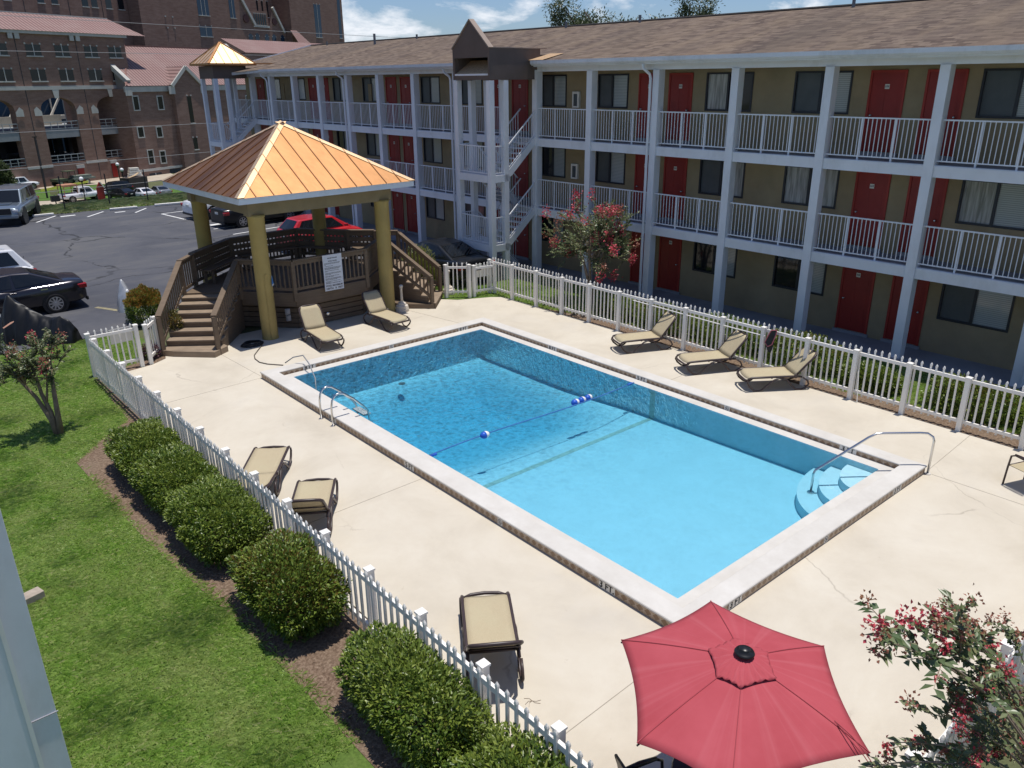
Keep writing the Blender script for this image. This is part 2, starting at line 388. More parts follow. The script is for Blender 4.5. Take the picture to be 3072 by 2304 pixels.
GLASS = glass_mat('dark_window_glass',(.012,.016,.020))
CARGLASS = glass_mat('car_glass',(.010,.012,.015),.03)
def blind_glass():
    t = NT('glass_over_blinds'); x,y,z = t.sep(t.obj())
    s = t.ramp(t.math('FRACT', t.math('MULTIPLY', z, 1/.05)), [(.0,.55),(.35,1),(.8,1),(1,.6)])
    c = t.mix(1, s, (.37,.40,.40), 'MULTIPLY')
    t.bsdf(c, .12, 0, t.bump(t.noise(t.pos(), .7, 2), .05, .05), .8); return t.m
BLINDS = blind_glass()
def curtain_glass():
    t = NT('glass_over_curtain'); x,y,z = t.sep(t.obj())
    f = t.noise(t.map(t.obj(),(1,1,.08)), 16, 2); c = t.ramp(f,[(.35,(.20,.20,.19)),(.65,(.42,.42,.40))])  # light and shade of the folds streaked into the flat pane's colour
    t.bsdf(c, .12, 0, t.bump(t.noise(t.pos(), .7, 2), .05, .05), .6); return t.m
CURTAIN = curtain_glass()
SCREEN = M('insect_screen_over_glass',(.075,.085,.09),.35,var=.15,scale=2)
def brick_mat(name, a, b):
    t = NT(name); p = t.obj()
    f = t.noise(t.map(p,(.5,.5,2.6)), 1.1, 5, .7); g = t.noise(p, .35, 4); k = t.noise(t.map(p,(6,6,14)), 1.0, 2)
    c = t.mix(t.ramp(f,[(.35,0),(.65,1)]), a, b)
    c = t.mix(t.ramp(k,[(.4,.3),(.6,0)]), c, sc3(a,.6))
    c = t.mix(t.ramp(g,[(.5,0),(.8,.35)]), c, sc3(b,1.25))
    t.bsdf(c, .9, normal=t.bump(k,.3,.03), spec=.15); return t.m
BRICK = brick_mat('red_brown_brick',(.21,.128,.10),(.285,.19,.152))
CONCRETE = M('grey_garage_concrete',(.24,.25,.26),.85,var=.12,scale=.5)
LIMESTONE = M('limestone_trim',(.47,.46,.42),.8,var=.1,scale=.6,dirt=((.25,.25,.24),.4,.5))
def redtile_mat():
    t = NT('red_clay_roof_tile'); x,y,z = t.sep(t.obj())
    a = t.math('ABSOLUTE', t.math('SUBTRACT', t.math('FRACT', t.math('MULTIPLY', x, 1/.62)), .5))
    b = t.math('FRACT', t.math('MULTIPLY', z, 1/.5))
    c = t.ramp(a, [(.0,(.31,.20,.178)),(.25,(.25,.145,.128)),(.5,(.09,.05,.045))])
    c = t.mix(t.ramp(b,[(.0,.5),(.22,0)]), c, (.16,.07,.06))
    c = t.mix(t.ramp(t.noise(t.obj(),.25,4),[(.45,0),(.75,.4)]), c, (.29,.22,.195))
    t.bsdf(c, .7, normal=t.bump(a,.6,.12)); return t.m
REDTILE = redtile_mat()
BLUEGLASS = glass_mat('blue_curtain_glass',(.018,.040,.075),.08)
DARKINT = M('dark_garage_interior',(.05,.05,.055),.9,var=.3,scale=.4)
def paint(name, col, metal=.0, rough=.28): return M(name, col, rough, metal, var=.03, spec=.5, coat=.8)
# ------------------------------------------------------------------ ground, deck, lot
PW, PL, CW, CZ = 7.42, 13.70, .332, .18       # pool outer width, length, coping width, coping height
WX0, WX1, WY0, WY1 = .60, 6.82, .62, 13.08      # water edges
def terrain_z(x, y):
    t = max(0, min(1, (y-50.0)/26)); t = t*t*(3-2*t)
    u = max(0, min(1, (-x-24)/30)); u = u*u*(3-2*u)
    return -.035 - 7.5*max(t, .25*u)
m = MB()
xs = [-420,-200,-100,-60,-40,-24,-12,-6,-2,.2,7.2,10,14,20,30,45,70,110,200,420]
ys = [-300,-120,-60,-30,-15,-6,.2,6,13.5,20,30,40,46,49,50,51,53,55,58,61,64,67,70,73,76,80,90,110,140,180,260,400,650]
idx = {}
for j,y in enumerate(ys):
    for i,x in enumerate(xs):
        idx[i,j] = len(m.v); m.v.append((x,y,terrain_z(x,y)))
for j in range(len(ys)-1):
    for i in range(len(xs)-1):
        if xs[i] >= .2 and xs[i+1] <= 7.2 and ys[j] >= .2 and ys[j+1] <= 13.5: continue
        m.f.append((idx[i,j],idx[i+1,j],idx[i+1,j+1],idx[i,j+1])); m.m.append(0)
struct(m.build('ground', EARTH, smooth=True))
BD = Vector((-sin(.01469), cos(.01469), 0)); BN = Vector((cos(.01469), sin(.01469), 0)); BO = Vector((14.718,.216,0))
def HB(o, a, z=0): p = BO + BN*o + BD*a; return (p.x, p.y, z)
m = MB()
a1 = HB(-1.4, 18.6); a2 = HB(-1.4, 47.2)
m.sheet([(-34,20.6),(-1.6,20.6),(.2,21.0),(.4,22.2),(7.2,22.2),(7.8,19.6),(9.0,18.2),(a1[0],18.2),(a2[0],47.9),(7.5,47.9),(2.6,48.3),(-34,49.6)], [], -.008)
struct(m.build('parking_lot', ASPHALT))
m = MB()
deck = [(-3.05,-3.25),(9.93,-3.25),(9.93,15.7),(9.6,16.0),(8.5,16.5),(7.6,17.6),(6.4,17.8),(.2,17.8),(-1.2,17.5),(-1.35,17.0),(-1.8,16.72),(-3.05,16.5)]
m.sheet(deck, [[(.02,.02),(PW-.02,.02),(PW-.02,PL-.02),(.02,PL-.02)]], 0)
n = len(deck)
m.add([(x,y,0) for x,y in deck]+[(x,y,-.12) for x,y in deck], [(i,n+i,n+(i+1)%n,(i+1)%n) for i in range(n)])
def jl(x0,y0,x1,y1,w=.009): m.beam((x0,y0,.0015),(x1,y1,.0015),w,.003,1)
for s in [(-3.05,13.6,-.0,13.72),(-3.05,6.25,0,6.32),(-3.05,-.12,0,-.02),(PW,.0,9.93,.12),(PW+.06,-.05,PW+.1,-3.25),(6.9,PL,6.4,16.9),(.05,PL,-.05,16.3),(PW,6.5,9.93,6.56)]: jl(*s)
struct(m.build('pool_deck', [DECK, JOINT]))
m = MB(); m.sheet([(-14,-8),(-3.06,-8),(-3.06,16.5),(-1.8,16.7),(-1.3,17.1),(-1.0,18.5),(-1.5,20.55),(-14,20.55)], [], -.016)
p1 = HB(-1.42,-7); p2 = HB(-1.42,18.2)
m.sheet([(9.94,-7),(p1[0],-7),(p2[0],18.15),(9.0,18.15),(7.7,19.5),(7.0,18.4),(7.8,17.4),(8.6,16.5),(9.94,15.7)], [], -.016)
struct(m.build('lawn', LAWN))
m = MB(); me_ = []
edge = [(-4.45,-6),(-4.35,.5),(-4.42,3.0),(-4.5,4.7),(-4.62,5.8),(-4.78,7.4),(-4.86,9.4),(-4.92,11.6),(-4.2,12.5),(-3.45,13.2),(-3.3,16.6),(-3.06,16.6),(-3.06,-6)]
m.sheet(edge, [], -.008)
m.sheet([(9.94,-6),(10.75,-6),(10.85,-.5),(10.7,2.2),(10.55,3.4),(10.9,5),(10.85,9),(10.7,11.5),(10.3,13.5),(9.94,14.2)], [], -.008)
m.sheet([(-3.06,16.52),(-1.8,16.74),(-1.25,17.1),(-1.15,17.6),(-2.2,17.6),(-2.6,17.0),(-3.06,16.95)], [], -.006)
struct(m.build('mulch_bed', MULCH))
m = MB()
w0 = HB(-1.42,-8); 
v = [HB(-1.42,-8),HB(.02,-8),HB(.02,45.6),HB(-1.42,45.6)]
m.add([(x,y,-.1) for x,y,_ in v]+[(x,y,.08) for x,y,_ in v], [(4,5,6,7),(0,1,5,4),(1,2,6,5),(2,3,7,6),(3,0,4,7)])
struct(m.build('walkway', WALK))
# painted markings on the lot
m = MB()
def stripe(x0,y0,x1,y1,w=.11,z=-.001): m.beam((x0,y0,z),(x1,y1,z),w,.004)
for s in [(7.6,36.6,12.6,37.4),(7.75,34.4,12.6,35.2),(7.6,40.9,12.6,41.7),(7.6,40.9,7.3,43.8),(7.3,43.8,12.4,44.6),(1.1,45.6,2.45,47.4),(3.75,45.7,5.0,47.2),(6.3,45.4,7.35,46.8),(-9.5,44.6,-7.0,47.4),(7.6,31.2,12.7,31.9),(7.6,28.6,12.7,29.2),(-9.5,30.6,-4.1,30.9),(-9.5,26.9,-4.4,27.1),(-9.5,23.1,-3.4,23.2)]: stripe(*s)
m.beam((2.6,46.9,-.001),(3.4,46.95,-.001),.25,.004); m.beam((5.4,46.3,-.001),(6.0,46.35,-.001),.2,.004); m.beam((7.9,37.9,-.001),(8.5,38.0,-.001),.35,.004)
struct(m.build('parking_lines', LINEPAINT))
m = MB(); m.tube([(-1.3,24.2,-.012),(-.7,22.9,-.012),(-.45,21.8,-.012)], .10, 6)
m.v = [(x,y,max(-.02,min(z,-.0025))) for x,y,z in m.v]
struct(m.build('worn_yellow_line', YELPAINT))
for i,(x0,y0,x1,y1) in enumerate([(1.35,47.75,2.45,47.75),(5.4,47.3,6.95,47.1),(8.0,47.2,9.9,47.0)]):
    m = MB(); m.beam((x0,y0,.07),(x1,y1,.07),.17,.14)
    o = m.build('wheel_stop', CURB, bevel=.03)
    tag(o, ['white concrete wheel stop behind the silver pickup','white concrete wheel stop in the middle of the far lot edge','white concrete wheel stop nearest the gazebo roof at the far lot edge'][i], 'wheel stop', 'wheel stops along the far lot edge')

# ------------------------------------------------------------------ the pool
pool = thing('swimming_pool','rectangular swimming pool with pale raised coping and a brown diamond tile band','pool',(0,0,0))
m = MB()
ring = [(0,0),(PW,0),(PW,PL),(0,PL)]; inn = [(CW,CW),(PW-CW,CW),(PW-CW,PL-CW),(CW,PL-CW)]
NS = 14
def ringpts(pts, z): return [(x,y,z) for x,y in pts]
lay = [ringpts([(.012,.012),(PW-.012,.012),(PW-.012,PL-.012),(.012,PL-.012)],.14), ringpts([(-.018,-.018),(PW+.018,-.018),(PW+.018,PL+.018),(-.018,PL+.018)],.142), ringpts([(-.018,-.018),(PW+.018,-.018),(PW+.018,PL+.018),(-.018,PL+.018)],CZ-.012), ringpts([(-.006,-.006),(PW+.006,-.006),(PW+.006,PL+.006),(-.006,PL+.006)],CZ), ringpts([(CW-.0,CW-.0),(PW-CW,CW),(PW-CW,PL-CW),(CW,PL-CW)],CZ), ringpts([(CW+.012,CW+.012),(PW-CW-.012,CW+.012),(PW-CW-.012,PL-CW-.012),(CW+.012,PL-CW-.012)],CZ-.012), ringpts([(CW+.012,CW+.012),(PW-CW-.012,CW+.012),(PW-CW-.012,PL-CW-.012),(CW+.012,PL-CW-.012)],.155), ringpts([(CW,CW),(PW-CW,CW),(PW-CW,PL-CW),(CW,PL-CW)],.15)]
for l in lay: m.v += l
for k in range(len(lay)-1):
    for i in range(4): m.f.append((k*4+i,k*4+(i+1)%4,(k+1)*4+(i+1)%4,(k+1)*4+i)); m.m.append(0)
m.build('coping', COPING, pool)
m = MB()
for (a,b) in zip(ring, ring[1:]+ring[:1]): m.add([(a[0],a[1],-.05),(b[0],b[1],-.05),(b[0],b[1],.15),(a[0],a[1],.15)],[(0,1,2,3)])
m.build('outer_tile_band', TILE, pool)
m = MB()
for (a,b) in zip(inn, inn[1:]+inn[:1]): m.add([(a[0],a[1],.0),(b[0],b[1],.0),(b[0],b[1],.16),(a[0],a[1],.16)],[(3,2,1,0)])
m.build('inner_tile_band', TILE, pool)
m = MB(); m.sheet([(CW-.02,CW-.02),(PW-CW+.02,CW-.02),(PW-CW+.02,PL-CW+.02),(CW-.02,PL-CW+.02)], [[(WX0,WY0),(WX1,WY0),(WX1,WY1),(WX0,WY1)]], .055)
m.build('gutter_ledge', COPING, pool)
def floor_z(x, y):
    if y < 6.2: return -.60-(y-.62)*.02
    t = min(1,(y-6.2)/3.6); t = t*t*(3-2*t)
    d = min(x-WX0, WX1-x, (WY1-y)*1.0)/1.5; d = max(0,min(1,d)); d = d*d*(3-2*d)
    return -.71-t*(.15+.85*d)
m = MB(); nx, ny = 26, 52
gx = np.linspace(WX0,WX1,nx); gy = np.linspace(WY0,WY1,ny); nv = {}
for j in range(ny):
    for i in range(nx):
        nv[i,j] = len(m.v); m.v.append((gx[i],gy[j],floor_z(gx[i],gy[j])))
for j in range(ny-1):
    for i in range(nx-1): m.f.append((nv[i,j],nv[i+1,j],nv[i+1,j+1],nv[i,j+1])); m.m.append(0)
bo = [(i,0) for i in range(nx)]+[(nx-1,j) for j in range(1,ny)]+[(i,ny-1) for i in range(nx-2,-1,-1)]+[(0,j) for j in range(ny-2,0,-1)]
tp = []
for k in bo:
    x,y,z = m.v[nv[k]]; tp.append(len(m.v)); m.v.append((x,y,.055))
for q in range(len(bo)):
    r = (q+1)%len(bo); m.f.append((nv[bo[r]],nv[bo[q]],tp[q],tp[r])); m.m.append(0)
basin = m.build('basin', PLASTER, pool)
m = MB()
for k in range(24):
    x0 = WX0+(WX1-WX0)*k/24; x1 = WX0+(WX1-WX0)*(k+1)/24
    y0, y1 = 6.21, 6.34
    m.add([(x0,y0,floor_z(x0,y0)+.004),(x1,y0,floor_z(x1,y0)+.004),(x1,y1,floor_z(x1,y1)+.006),(x0,y1,floor_z(x0,y1)+.006)],[(0,1,2,3)])
for xx in (WX0+.004, WX1-.004): m.add([(xx,6.2,-.72),(xx,6.36,-.72),(xx,6.36,.03),(xx,6.2,.03)],[(0,1,2,3)])
m.build('depth_line_tile', LINETILE, pool)
# corner steps: quarter rounds
for r, z in ((1.78,-.40),(1.30,-.235),(.85,-.07)):
    m = MB(); pts = [(WX1-.003,WY0+.003)]+[(WX1-.003-r*cos(a)*1.06, WY0+.003+r*sin(a)*.72) for a in np.linspace(0,pi/2,24)]
    pts = [(x,y) for x,y in pts]
    m.prism(pts[::-1], -.66, z)
    s = m.build('pool_step', PLASTER, pool)
# depth markers and no diving tiles on the tile faces
def marker(txt, org, right, out, w=.30, h=.135):
    u = Vector((0,0,1)); r = Vector(right); n_ = Vector(out); o = Vector(org)
    m = MB(); c = o + n_*.004
    m.add([c-r*w/2-u*h/2, c+r*w/2-u*h/2, c+r*w/2+u*h/2, c-r*w/2+u*h/2],[(0,1,2,3)])
    p = m.build('depth_marker' if txt else 'no_diving_marker', MARKW, pool)
    c2 = o + n_*.007
    if txt:
        t = text_mb(txt, .16, bold=.03); t.v = [(x*.92,y,z) for x,y,z in t.v]
        place(t, c2, r, u); t.build('marker_lettering', INK, p)
    else:
        m = MB()
        k = 20
        for i in range(k):
            a,b = 2*pi*i/k, 2*pi*(i+1)/k
            q = [c2+(r*cos(t_)+u*sin(t_))*R for t_,R in ((a,.038),(b,.038),(b,.05),(a,.05))]
            m.add(q,[(0,1,2,3)])
        d = (r-u).normalized(); e = (r+u).normalized()
        m.add([c2-d*.045-e*.006,c2+d*.045-e*.006,c2+d*.045+e*.006,c2-d*.045+e*.006],[(0,1,2,3)])
        m.add([c2+n_*.001-r*.02-u*.015,c2+n_*.001+r*.015-u*.02,c2+n_*.001+r*.02+u*.0,c2+n_*.001-r*.01+u*.02],[(0,1,2,3)])
        m.build('marker_symbol', INKGREY, p)
for y,t in ((9.92,'8 FT'),(6.8,'5 FT'),(3.99,''),(1.48,'3 FT.')): marker(t,(0,y,.075),(0,-1,0),(-1,0,0),.33 if t else .13)
for x,t in ((1.14,'3 FT'),(3.7,''),(6.25,'3 FT')): marker(t,(x,0,.075),(1,0,0),(0,-1,0),.33 if t else .13)
for x,t in ((1.2,'8 FT'),(3.77,''),(6.35,'8 FT')): marker(t,(x,PL-CW,.10),(1,0,0),(0,-1,0),.36 if t else .15)
for y,t in ((10.17,'8 FT'),(6.89,'5 FT'),(4.32,''),(1.4,'3 FT')): marker(t,(PW-CW,y,.10),(0,-1,0),(-1,0,0),.36 if t else .15)
m = MB(); m.lathe([(.10,0),(.10,.012),(.06,.014)],(0,0,0),20); m.xf(Matrix.Translation((3.5,12.5,-.72)))
m.build('floor_drain', INKGREY, pool)
m = MB(); m.box(WX0+.001,WX1-.001,WY0+.001,WY1-.001,-2.2,.035)
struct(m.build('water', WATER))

# ladder, handrail, rope
lad = thing('pool_ladder','chrome pool ladder with two curved rails hooked over the left coping','ladder',(0,0,0))
for y in (10.26, 9.71):
    m = MB(); m.tube([(-.10,y,0),(-.10,y,.45),(-.07,y,.60),(.0,y,.70),(.10,y,.735),(.22,y,.70),(.45,y,.52),(.70,y,.26),(.80,y,.12),(.83,y,-.1),(.83,y,-.62)], .024, 10)
    r = m.build('rail', METAL, lad, smooth=True)
    m = MB(); m.lathe([(.05,.0),(.05,.012),(.03,.02)],(-.10,y,0),14); m.build('escutcheon', METAL, r)
for z in (.02,-.22,-.46):
    m = MB(); m.box(.70,.88,9.72,10.25,z-.015,z+.015); m.build('tread', M('ladder_tread_plastic',(.55,.6,.62),.5) if z == .02 else bpy.data.materials['ladder_tread_plastic'], lad)
hr = thing('pool_handrail','stainless steel handrail bent over the pool corner steps','handrail',(7.44,-.05,0))
m = MB(); P = [(7.44,-.05,0),(7.44,-.05,.70),(7.435,-.02,.78),(7.40,.07,.835),(7.3,.16,.845),(6.75,.63,.845),(6.66,.71,.835),(6.55,.80,.76),(5.86,1.32,.16),(5.79,1.38,.09),(5.77,1.40,.0),(5.77,1.40,-.39)]
m.v = []; m.tube(P, .023, 10); m.xf(Matrix.Translation((-7.44,.05,0)))
m.build('rail', METAL, hr, smooth=True)
m = MB(); m.lathe([(.06,0),(.06,.015),(.03,.025)],(0,0,0),16); m.build('base_flange', COPING, hr)
m = MB(); m.lathe([(.07,0),(.07,.015),(.03,.025)],(5.77-7.44,1.40+.05,-.395),16); m.build('lower_flange', METAL, hr)
rope = thing('safety_rope','blue pool safety rope with four blue and white floats strung across the water','rope',(.6,6.95,.04))
m = MB(); rp = [(.6+6.22*i/30, 6.95+.06*sin(i*.21)-.05*(i/30), .05+.02*abs(2*i/30-1)) for i in range(31)]
m.tube(rp, .013, 6); m.xf(Matrix.Translation((-.6,-6.95,-.04)))
BLUEP = M('blue_float_plastic',(.02,.10,.50),.35); WHITEP = M('white_float_plastic',(.8,.8,.8),.35)
m.build('rope_line', M('blue_rope',(.04,.14,.38),.7), rope)
for x in (4.80,5.02,5.24,2.05):
    f_ = MB(); pr_ = [(.012,-.11),(.05,-.095),(.075,-.05),(.082,0)]
    f_.lathe(pr_,(0,0,0),16); R_ = Matrix.Translation((x-.6,.01,.03)) @ Matrix.Rotation(pi/2,4,'Y'); f_.xf(R_)
    ff = f_.build('float', BLUEP, rope, smooth=True)
    f_ = MB(); f_.lathe([(.082,0),(.075,.05),(.05,.095),(.012,.11)],(0,0,0),16); f_.xf(R_); f_.build('white_half', WHITEP, ff, smooth=True)
for x,nm in ((.68,'anchor'),(6.72,'anchor')):
    f_ = MB(); f_.tube([(x-.6-.08,0,.0),(x-.6+.08,0,.0)],.03,8); f_.build(nm, BLUEP, rope)
# hoses and the vacuum hook
hose = thing('garden_hose','black garden hose coiled beside the gazebo post and trailing over the deck','hose',(.97,16.5,0))
m = MB(); P = []
for i in range(120):
    a = i*.30; r = .30-.0009*i; P.append((r*cos(a)*1.15, r*sin(a)*.8, .018+.0007*i+.01*sin(a*2.3)))
m.tube(P, .016, 6); m.build('coil', BLACK, hose)
m = MB(); P0 = [(.30,-.05),(.16,-.28),(-.08,-.58),(-.36,-.95),(-.47,-1.25),(-.5,-1.62),(-.40,-1.9),(-.24,-2.12),(-.12,-2.28)]
m.tube([(x,y,.016) for x,y in P0], .014, 6); m.build('trailing_end', M('tan_hose',(.10,.085,.07),.6), hose)
m = MB(); m.tube([(.75,13.85,.2),(.95,13.75,.34),(1.12,13.5,.42),(1.05,13.05,.33),(.92,12.5,.1),(.72,12.1,-.05),(.55,11.8,-.02)], .016, 8)
tag(m.build('vacuum_hose', M('grey_hose',(.22,.23,.24),.5), smooth=True), 'thin grey hose arching over the far left pool corner into the water', 'hose')
# ------------------------------------------------------------------ gazebo
gz = thing('gazebo','raised brown gazebo on round mustard posts under a copper hipped roof','gazebo',(3.745,18.94,0),.017)
GE, GH, GA, GD = 2.90, 4.27, 6.03, 2.105
# roof sheets, seams, caps
m = MB()
cor = [(-GE,-GE),(GE,-GE),(GE,GE),(-GE,GE)]
ap = (0,0,GA-GH)
for i in range(4):
    a,b = cor[i],cor[(i+1)%4]; m.add([(a[0],a[1],0),(b[0],b[1],0),ap],[(0,1,2)])
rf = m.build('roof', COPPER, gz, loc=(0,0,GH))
m = MB(); slope = (GA-GH)/GE
nse = 11
for side in range(4):
    R_ = Matrix.Rotation(side*pi/2,4,'Z')
    for k in range(1,nse):
        x = -GE+2*GE*k/nse; t = 1-abs(x)/GE
        if t < .06: continue
        p = R_ @ Vector((x,-GE,.012)); q = R_ @ Vector((x,-GE+GE*t,GE*t*slope+.012))
        m.beam(p,q,.022,.035)
m.build('standing_seam', M('dark_seam_shadow_metal',(.30,.15,.07),.5,.7), rf)
m = MB()
for c in cor:
    d = Vector((c[0],c[1],0)); p = Vector((c[0],c[1],.02)); q = Vector((0,0,ap[2]+.03)); l = Vector((-c[1],c[0],0)).normalized()
    ex = l
    for s in (-1,1):
        # strip lying on each adjacent slope
        tgt = Vector((0,-1,0)) 
        w = .19
        sl = (l*s - Vector((c[0],c[1],0)).normalized()*.0)
        inw = Vector((-c[0],-c[1],0)).normalized()
        lat = (l*s*.707 + inw*(.707)).normalized() if False else (Vector((-c[0]/GE,0,0)) if (l*s).dot(Vector((-c[0],0,0)))>0 else Vector((0,-c[1]/GE,0)))
        m.add([p,q,q+lat*w,p+lat*w],[(0,1,2,3)])
m.lathe([(.20,-.10),(.16,-.02),(.02,.06)],(0,0,ap[2]),4)
m.build('ridge_cap', COPPERCAP, rf)
m = MB()
for i in range(4):
    a,b = Vector((*cor[i],0)),Vector((*cor[(i+1)%4],0)); n_ = Vector(((a+b)/2)).normalized()
    m.beam(a*.985+Vector((0,0,-.085)), b*.985+Vector((0,0,-.085)), .04, .17)
m.build('fascia', WHITE, gz, loc=(0,0,GH))
m = MB(); e = GE*.98
m.add([(-e,-e,-.15),(e,-e,-.15),(e,e,-.15),(-e,e,-.15)],[(3,2,1,0)]); m.build('soffit', TANBEAM, gz, loc=(0,0,GH))
m = MB(); b_ = GD
for s in (-1,1):
    m.box(-b_-.28,b_+.28,s*b_-.16,s*b_+.16,3.66,4.11); m.box(s*b_-.16,s*b_+.16,-b_+.165,b_-.165,3.67,4.105)
m.build('roof_beam', TANBEAM, gz)
for s in ((-1,-1),(1,-1),(1,1),(-1,1)):
    m = MB(); m.lathe([(.245,0),(.242,.02),(.235,.06),(.235,3.60),(.255,3.62),(.255,3.69)],(s[0]*GD,s[1]*GD,0),28)
    m.build('post', POST, gz, smooth=True)
# platform (in world coordinates, so parented with the inverse)
INV = (Matrix.Translation((3.745,18.94,0)) @ Matrix.Rotation(.017,4,'Z')).inverted()
def gpart(mb, name, mat, parent=gz, **k): mb.xf(INV); return mb.build(name, mat, parent, **k)
DZ = 1.19
P_ = [(1.5,18.24),(2.66,16.88),(5.2,16.92),(6.3,17.95),(6.6,17.7),(7.75,18.9),(6.38,20.14),(5.18,21.73),(2.6,21.5),(.75,19.9),(.13,19.2)]
m = MB(); m.prism(P_, DZ-.05, DZ); gpart(m,'platform', WOOD)
def inset(P, d):
    c = Vector((3.9,19.3)); return [tuple(c+(Vector(p)-c)*(1-d)) for p in P]
m = MB(); Q = inset(P_, .012)
for i in range(len(Q)):
    a,b = Q[i],Q[(i+1)%len(Q)]
    if i in (4,10): continue
    m.beam((*a,DZ-.135),(*b,DZ-.135),.05,.165); m.beam((*a,DZ-.32),(*b,DZ-.32),.046,.21)
gpart(m,'rim_joist', WOOD)
m = MB(); Q = inset(P_, .10)
bk = MB()
for i in range(len(Q)):
    a,b = Vector((*Q[i],0)),Vector((*Q[(i+1)%len(Q)],0)); c = Vector((3.9,19.3,0))
    for k in range(5):
        z = .085+.165*k; m.beam(a+Vector((0,0,z)), b+Vector((0,0,z)), .04, .142)
    a2 = c+(a-c)*.95; b2 = c+(b-c)*.95
    bk.add([(a2.x,a2.y,0),(b2.x,b2.y,0),(b2.x,b2.y,DZ-.1),(a2.x,a2.y,DZ-.1)],[(0,1,2,3)])
sk = gpart(m,'skirt_boards', WOOD); gpart(bk,'skirt_backing', GAP, sk)
# railings
def rail(a, b, z0, z1=None, h=.98, n=None, posts=(1,1), name='picket_railing', gapz=.12):
    z1 = z0 if z1 is None else z1
    a = Vector((*a,z0)); b = Vector((*b,z1)); L = (b-a).length; n = n or max(2,int(L/.145)); up = Vector((0,0,1)); m = MB()
    m.beam(a+up*(h+.02), b+up*(h+.02), .16, .045); m.beam(a+up*(h-.075), b+up*(h-.075), .05, .11)
    m.beam(a+up*gapz, b+up*gapz, .05, .09)
    for k in range(1,n):
        p = a+(b-a)*k/n; m.beam(p+up*(gapz-.02), p+up*(h-.05), .042, .042)
    for p,on in ((a,posts[0]),(b,posts[1])):
        if on: m.beam(p-up*.25, p+up*(h-.003), .11, .11)
    return gpart(m, name, WOOD)
for i,(a,b) in enumerate([((1.5,18.24),(2.66,16.9)),((2.66,16.9),(5.2,16.94)),((5.2,16.94),(6.3,17.97)),((.13,19.2),(.75,19.9))]): rail(a,b,DZ,posts=(i==0,i<3))
def slatwall(a, b, name='slat_back', last=False):
    a = Vector((*a,DZ)); b = Vector((*b,DZ)); up = Vector((0,0,1)); m = MB()
    m.beam(a+up*1.03, b+up*1.03, .20, .05)
    for z in (.92,.72,.52): m.beam(a+up*z, b+up*z, .035, .15)
    m.beam(a+up*.14, b+up*.14, .05, .09)
    n = max(2,int((b-a).length/.135)); d = (b-a).normalized(); off = Vector((d.y,-d.x,0))*-.04
    for k in range(n+1):
        p = a+(b-a)*k/n+off; m.beam(p+up*.08, p+up*1.0, .05, .045)
    for p in ((a,b) if last else (a,)): m.beam(p-up*.3, p+up*1.0, .12,.12)
    # bench seat with legs on the inner side
    inn_ = Vector((-d.y,d.x,0)); 
    if (Vector((3.9,19.3,DZ))-a).dot(inn_) < 0: inn_ = -inn_
    s0 = a+inn_*.30+d*.18; s1 = b+inn_*.30-d*.18
    m2 = MB()
    for q in (-.13,0,.13): m2.beam(s0+inn_*q+up*.45, s1+inn_*q+up*.45, .115, .04)
    for t in (.08,.92):
        p = s0+(s1-s0)*t; m2.beam(p-inn_*.13, p-inn_*.13+up*.43,.08,.08); m2.beam(p+inn_*.13, p+inn_*.13+up*.43,.08,.08)
    w = gpart(m, name, WOOD); gpart(m2,'bench', WOOD)
for a,b in [((.75,19.9),(2.6,21.5)),((2.6,21.5),(5.18,21.73)),((5.18,21.73),(6.38,20.14)),((6.38,20.14),(7.1,19.48))]: slatwall(a,b,last=a[0]==6.38)
rail((7.1,19.48),(7.75,18.95),DZ,n=3,posts=(0,1))
# left stair
def stair(n0, f0, n1, f1, steps, nm):
    """near/far bottom corners n0,f0 and top corners n1,f1"""
    m = MB(); r = MB(); n0,f0,n1,f1 = (Vector((*p,0)) for p in (n0,f0,n1,f1)); rise = DZ/(steps+0.0)
    for k in range(steps-1+1):
        if k == steps: break
        t0 = k/steps; t1 = (k+1)/steps; z = rise*(k+1)
        a = n0.lerp(n1,t0); b = f0.lerp(f1,t0); c = f0.lerp(f1,t1); d = n0.lerp(n1,t1)
        fw = (d-a).normalized()
        if k < steps-1 or True:
            zz = z if k < steps-1 else z-.052
            a_,b_ = a-fw*.025,b-fw*.025
            pts = [(p.x,p.y) for p in (a_,b_,c,d)]
            ar = sum(pts[i][0]*pts[(i+1)%4][1]-pts[(i+1)%4][0]*pts[i][1] for i in range(4))
            if ar < 0: pts = pts[::-1]
            m.prism(pts, zz-.04, zz)
            r.add([(a.x,a.y,zz-rise),(b.x,b.y,zz-rise),(b.x,b.y,zz-.042),(a.x,a.y,zz-.042)],[(0,1,2,3)])
    s = MB()
    for p,q in ((n0,n1),(f0,f1)):
        # closed side panel under the steps
        vs = []; top = []
        for k in range(steps):
            t0 = k/steps; t1=(k+1)/steps; z = rise*(k+1)-.045
            top += [p.lerp(q,t0)+Vector((0,0,z)), p.lerp(q,t1)+Vector((0,0,z))]
        s.add([p, *top, q], [tuple(range(len(top)+2))])
    t_ = gpart(m, nm, TREAD); gpart(r,'riser',WOOD,t_); gpart(s,'side_panel',WOOD,t_)
    return t_
stair((-.10,16.30),(-1.32,17.27),(1.5,18.24),(.13,19.2),7,'stair_treads') 
m = MB(); m.prism([(-.28,16.12),(.22,16.42),(.20,16.72),(-1.0,17.66),(-1.42,17.42),(-1.12,16.98)],0,.165); gpart(m,'bottom_step',TREAD)
rail((-.10,16.30),(1.5,18.24),.16,DZ,h=.96,n=14,name='stair_railing',gapz=.2,posts=(1,0))
rail((-1.28,17.30),(.13,19.2),.16,DZ,h=.96,n=14,name='stair_railing',gapz=.2,posts=(1,1))
